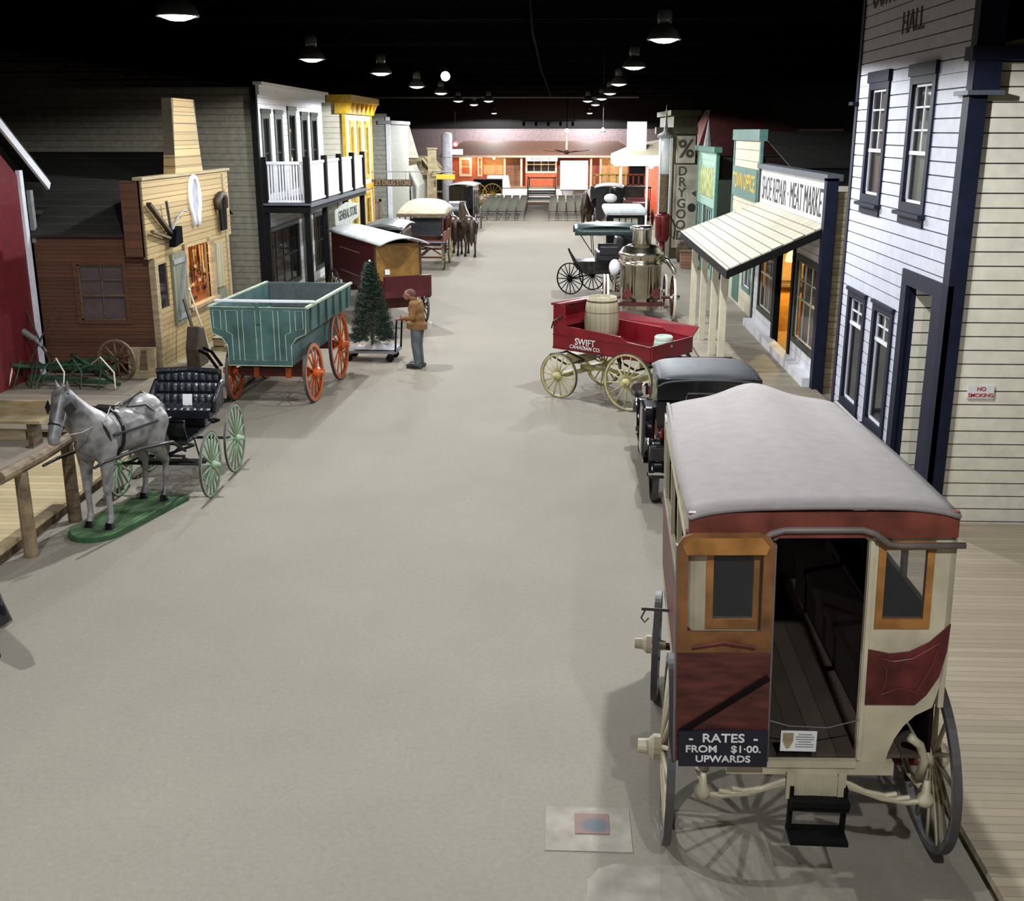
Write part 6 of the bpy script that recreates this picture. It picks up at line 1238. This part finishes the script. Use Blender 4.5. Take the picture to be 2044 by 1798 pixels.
# delivery van with windshield, right side
t = T('grey_roof_delivery_car', 'dark closed delivery car with pale grey rounded roof behind the black canopy buggy', 'car', (2.35, 41.5, 0), 180)
MB().bx(-.68, .68, -1.7, 1.0, .6, 2.1).build('body', M['blackg'], t, bevel=.06); MB().bx(-.76, .76, -1.85, 1.2, 2.1, 2.34).build('roof', M['van_roof'], t, bevel=.09)
MB().bx(-.45, .45, 1.0, 1.03, 1.65, 2.0).build('windshield', M['curtain_y'], t); b = MB(); [b.bx(x - .015, x + .015, 1.03, 1.05, 1.65, 2.0) for x in (-.45, -.22, 0, .22, .45)]; b.build('windshield_bars', M['black'], t)
MB().bx(-.4, .4, 1.0, 1.9, .6, 1.1).build('hood', M['blackg'], t, bevel=.05)
for y in (-1.1, 1.3):
    for s in (-1, 1): wheel(t, (s * .74, y, .42), .42, (M['black'],) * 4, 12, .07, False, .07, .2, 0, s)
    MB().cyl((-.7, y, .42), (.7, y, .42), .03).build('axle', M['iron'], t)
s = T('white_lantern_globe', 'white round lantern with curled top bracket behind the delivery car roof', 'lantern', (1.95, 44.0, 0)); MB().cyl((0, 0, 0), (0, 0, 2.35), .03).build('post', M['black'], s); MB().ell((0, 0, 2.5), (.26, .26, .17)).build('globe', M['white_b'], s, smooth=True); MB().tube([(0, 0, 2.6), (-.05, 0, 2.85), (.1, 0, 2.9), (.18, 0, 2.8)], .02).build('bracket', M['steel'], s)
# red antique truck
t = T('red_antique_truck', 'dark red antique truck parked beyond the right black carriage', 'truck', (4.35, 64, 0), 180)
MB().bx(-.7, .7, -2.0, .3, .7, 1.3).bx(-.62, .62, .3, 1.2, .7, 1.3).bx(-.4, .4, 1.2, 2.1, .6, 1.25).build('body', M['van_red'], t, bevel=.04); MB().bx(-.68, .68, -.2, 1.0, 1.95, 2.05).build('roof', M['black'], t); b = MB(); [b.bx(s * .62, s * .66, y, y + .05, 1.3, 1.95) for s in (-1, 1) for y in (-.15, .9)]; b.build('cab_post', M['black'], t)
MB().lathe([(.1, 0), (.22, .06), (.1, .14)], (0, 2.1, .95), 'y', 12).build('radiator_star', M['steel'], t); MB().box((.1, 2.12, 1.1), (.1, .02, .1)).build('white_label', M['white_b'], t)
for y in (-1.3, 1.5):
    for s in (-1, 1): wheel(t, (s * .76, y, .42), .42, (M['black'],) * 4, 12, .08, False, .07, .2, 0, s)
    MB().cyl((-.7, y, .42), (.7, y, .42), .03).build('axle', M['iron'], t)
# black buggy with dark green canopy, side on
t = T('canopy_buggy', 'black buggy with dark green canopy seen side on right of the street', 'buggy', (1.35, 35.8, 0), 92)
# +y forward -> towards -x
b = MB(); b.grid(lambda u, v: Vector(((-1 + 2 * u) * .62, -1.15 + 2.05 * v, 2.08 + .10 * (1 - (-1 + 2 * u) ** 2) + .05 * math.sin(math.pi * v) - .05 * (2 * v - 1) ** 4)), 12, 12); b.grid(lambda u, v: Vector((-.62, -1.15 + 2.05 * u, 1.86 + .21 * v)), 8, 1); b.grid(lambda u, v: Vector((.62, -1.15 + 2.05 * u, 1.86 + .21 * v)), 8, 1); b.build('canopy', mat('dark_green_leathercloth', (.035, .06, .058), .35), t, smooth=True, solid=.02)
for x in (-.5, .5): MB().tube([(x, .80, 1.98), (x, .30, 1.25)], .014, 6).tube([(x, .35, 2.0), (x, .28, 1.2)], .014, 6).tube([(x, -1.0, 2.0), (x, -.9, 1.05)], .014, 6).build('canopy_support', M['iron'], t)
b = MB(); b.prism([(-1.1, .66), (.55, .62), (.85, .82), (1.08, 1.34), (1.02, 1.36), (.80, 1.02), (-1.1, 1.08)], -.44, .44, 'yz'); b.build('body', M['blackg'], t)
b = MB(); b.box((0, -.15, 1.18), (.94, .7, .30)); b.box((0, -.50, 1.42), (.98, .22, .66), rot=(R(8), 0, 0)); [b.box((x, -.2, 1.36), (.09, .6, .30)) for x in (-.46, .46)]; b.build('seat', M['leather'], t, bevel=.04)
for y, r in ((.65, .50), (-.85, .56)):
    for s in (-1, 1): wheel(t, (s * (.52 if y > 0 else .62), y - (s * .38 if y > 0 else 0), r), r, (M['black'], M['black'], M['black'], M['black']), 16, .03, True, .06, .2, .02, s, yaw=-35 if y > 0 else 0, rim=.035)
    MB().cyl((-.52, y + (.38 if y > 0 else 0), r), (.52, y - (.38 if y > 0 else 0), r), .025).tube([(-.3, y, .7), (0, y, .58), (.3, y, .7)], .02).build('axle', M['iron'], t)
# steam fire pumper
M['brass'] = mat('tarnished_nickel_boiler', (.50, .46, .36), .22, metal=1.0, var=.15, scale=2)
t = T('steam_fire_pumper', 'polished nickel steam fire pumper with tall boiler and dark red frame', 'fire engine', (2.22, 30.4, 0), 0)
b = MB(); b.lathe([(.44, .30), (.49, .32), (.49, .62), (.56, .68), (.56, 1.50), (.59, 1.52), (.59, 1.58), (.56, 1.60), (.56, 1.74), (.62, 1.78), (.62, 1.84), (.57, 1.87), (.50, 1.98), (.38, 2.04), (.27, 2.06), (.25, 2.10)], n=32); b.build('boiler', M['brass'], t, smooth=True)
MB().lathe([(.26, 2.06), (.26, 2.44), (.33, 2.46), (.33, 2.52), (.24, 2.55)], n=24).build('chimney', M['chrome'], t, smooth=True)
b = MB(); [b.ell((.59 * math.cos(R(a)), .59 * math.sin(R(a)), 1.69), (.022,) * 3, seg=8, rings=5) for a in range(0, 360, 24)]; b.build('rivets', M['chrome'], t)
MB().ell((-.72, -.15, 1.45), (.16, .16, .22)).build('air_chamber', M['white'], t, smooth=True); MB().cyl((-.72, -.15, .8), (-.72, -.15, 1.3), .06).cyl((-.72, -.15, 1.4), (-.5, -.1, 1.4), .05).build('air_pipe', M['chrome'], t)
MB().tube([(.5, -.1, 1.70), (.72, -.2, 1.62), (.86, -.3, 1.42), (.9, -.35, 1.30)], [.07, .08, .07, .05], 10).build('hose_nozzle', M['chrome'], t, smooth=True)
b = MB(); b.bx(-.5, -.38, -.5, 2.6, .62, .74); b.bx(.38, .5, -.5, 2.6, .62, .74); b.bx(-.62, .62, -.55, -.43, .45, .56); b.build('frame', M['van_red'], t)
for s in (-1, 1): MB().lathe([(.0, -.05), (.12, -.05), (.13, .05), (0, .05)], (s * .38, -.50, .78), 'y', 14).build('red_drum', M['maroon'], t); MB().cyl((s * .52, -.4, .3), (s * .52, -.4, .95), .035).build('pump_rod', M['chrome'], t)
MB().bx(-.14, .14, -.53, -.40, .35, .95).build('fire_door', M['brass'], t)
b = MB(); b.bx(-.45, .45, 1.6, 2.2, .74, 1.3); b.bx(-.5, .5, 1.9, 2.3, 1.3, 1.4); b.build('driver_box', M['swift_red'], t)
for y, r in ((.0, .62), (2.3, .48)):
    MB().cyl((-.84, y, r), (.84, y, r), .04).build('axle', M['gear_red'], t)
    for s in (-1, 1): wheel(t, (s * .90, y, r), r, (M['gear_red'], M['gear_red'], M['chrome'], M['cream2']), 14, .06, True, .10, .26, .03, s)
b = MB(); [b.cyl((x, -.56 + .35 * x * x, .7), (x, -.56 + .35 * x * x, 1.5), .02, n=6) for x in (-.3, -.22, .2, .3)]; b.build('boiler_pipe', M['brass'], t)
# black object at the left frame edge
t = T('black_carriage_shaft', 'black tapered leather covered shaft end at the left frame edge', 'carriage part', (-5.08, 9.22, 0)); 
MB().tube([(-.7, .25, 1.25), (-.2, .05, .78), (-.02, -.04, .60)], [.16, .12, .07], 12).build('shaft', M['blackg'], t, smooth=True); MB().cyl((-.65, .22, .0), (-.65, .22, 1.15), .04).box((-.65, .22, .02), (.5, .5, .04)).build('stand', M['black'], t)
# small far extras, right: plough/horses
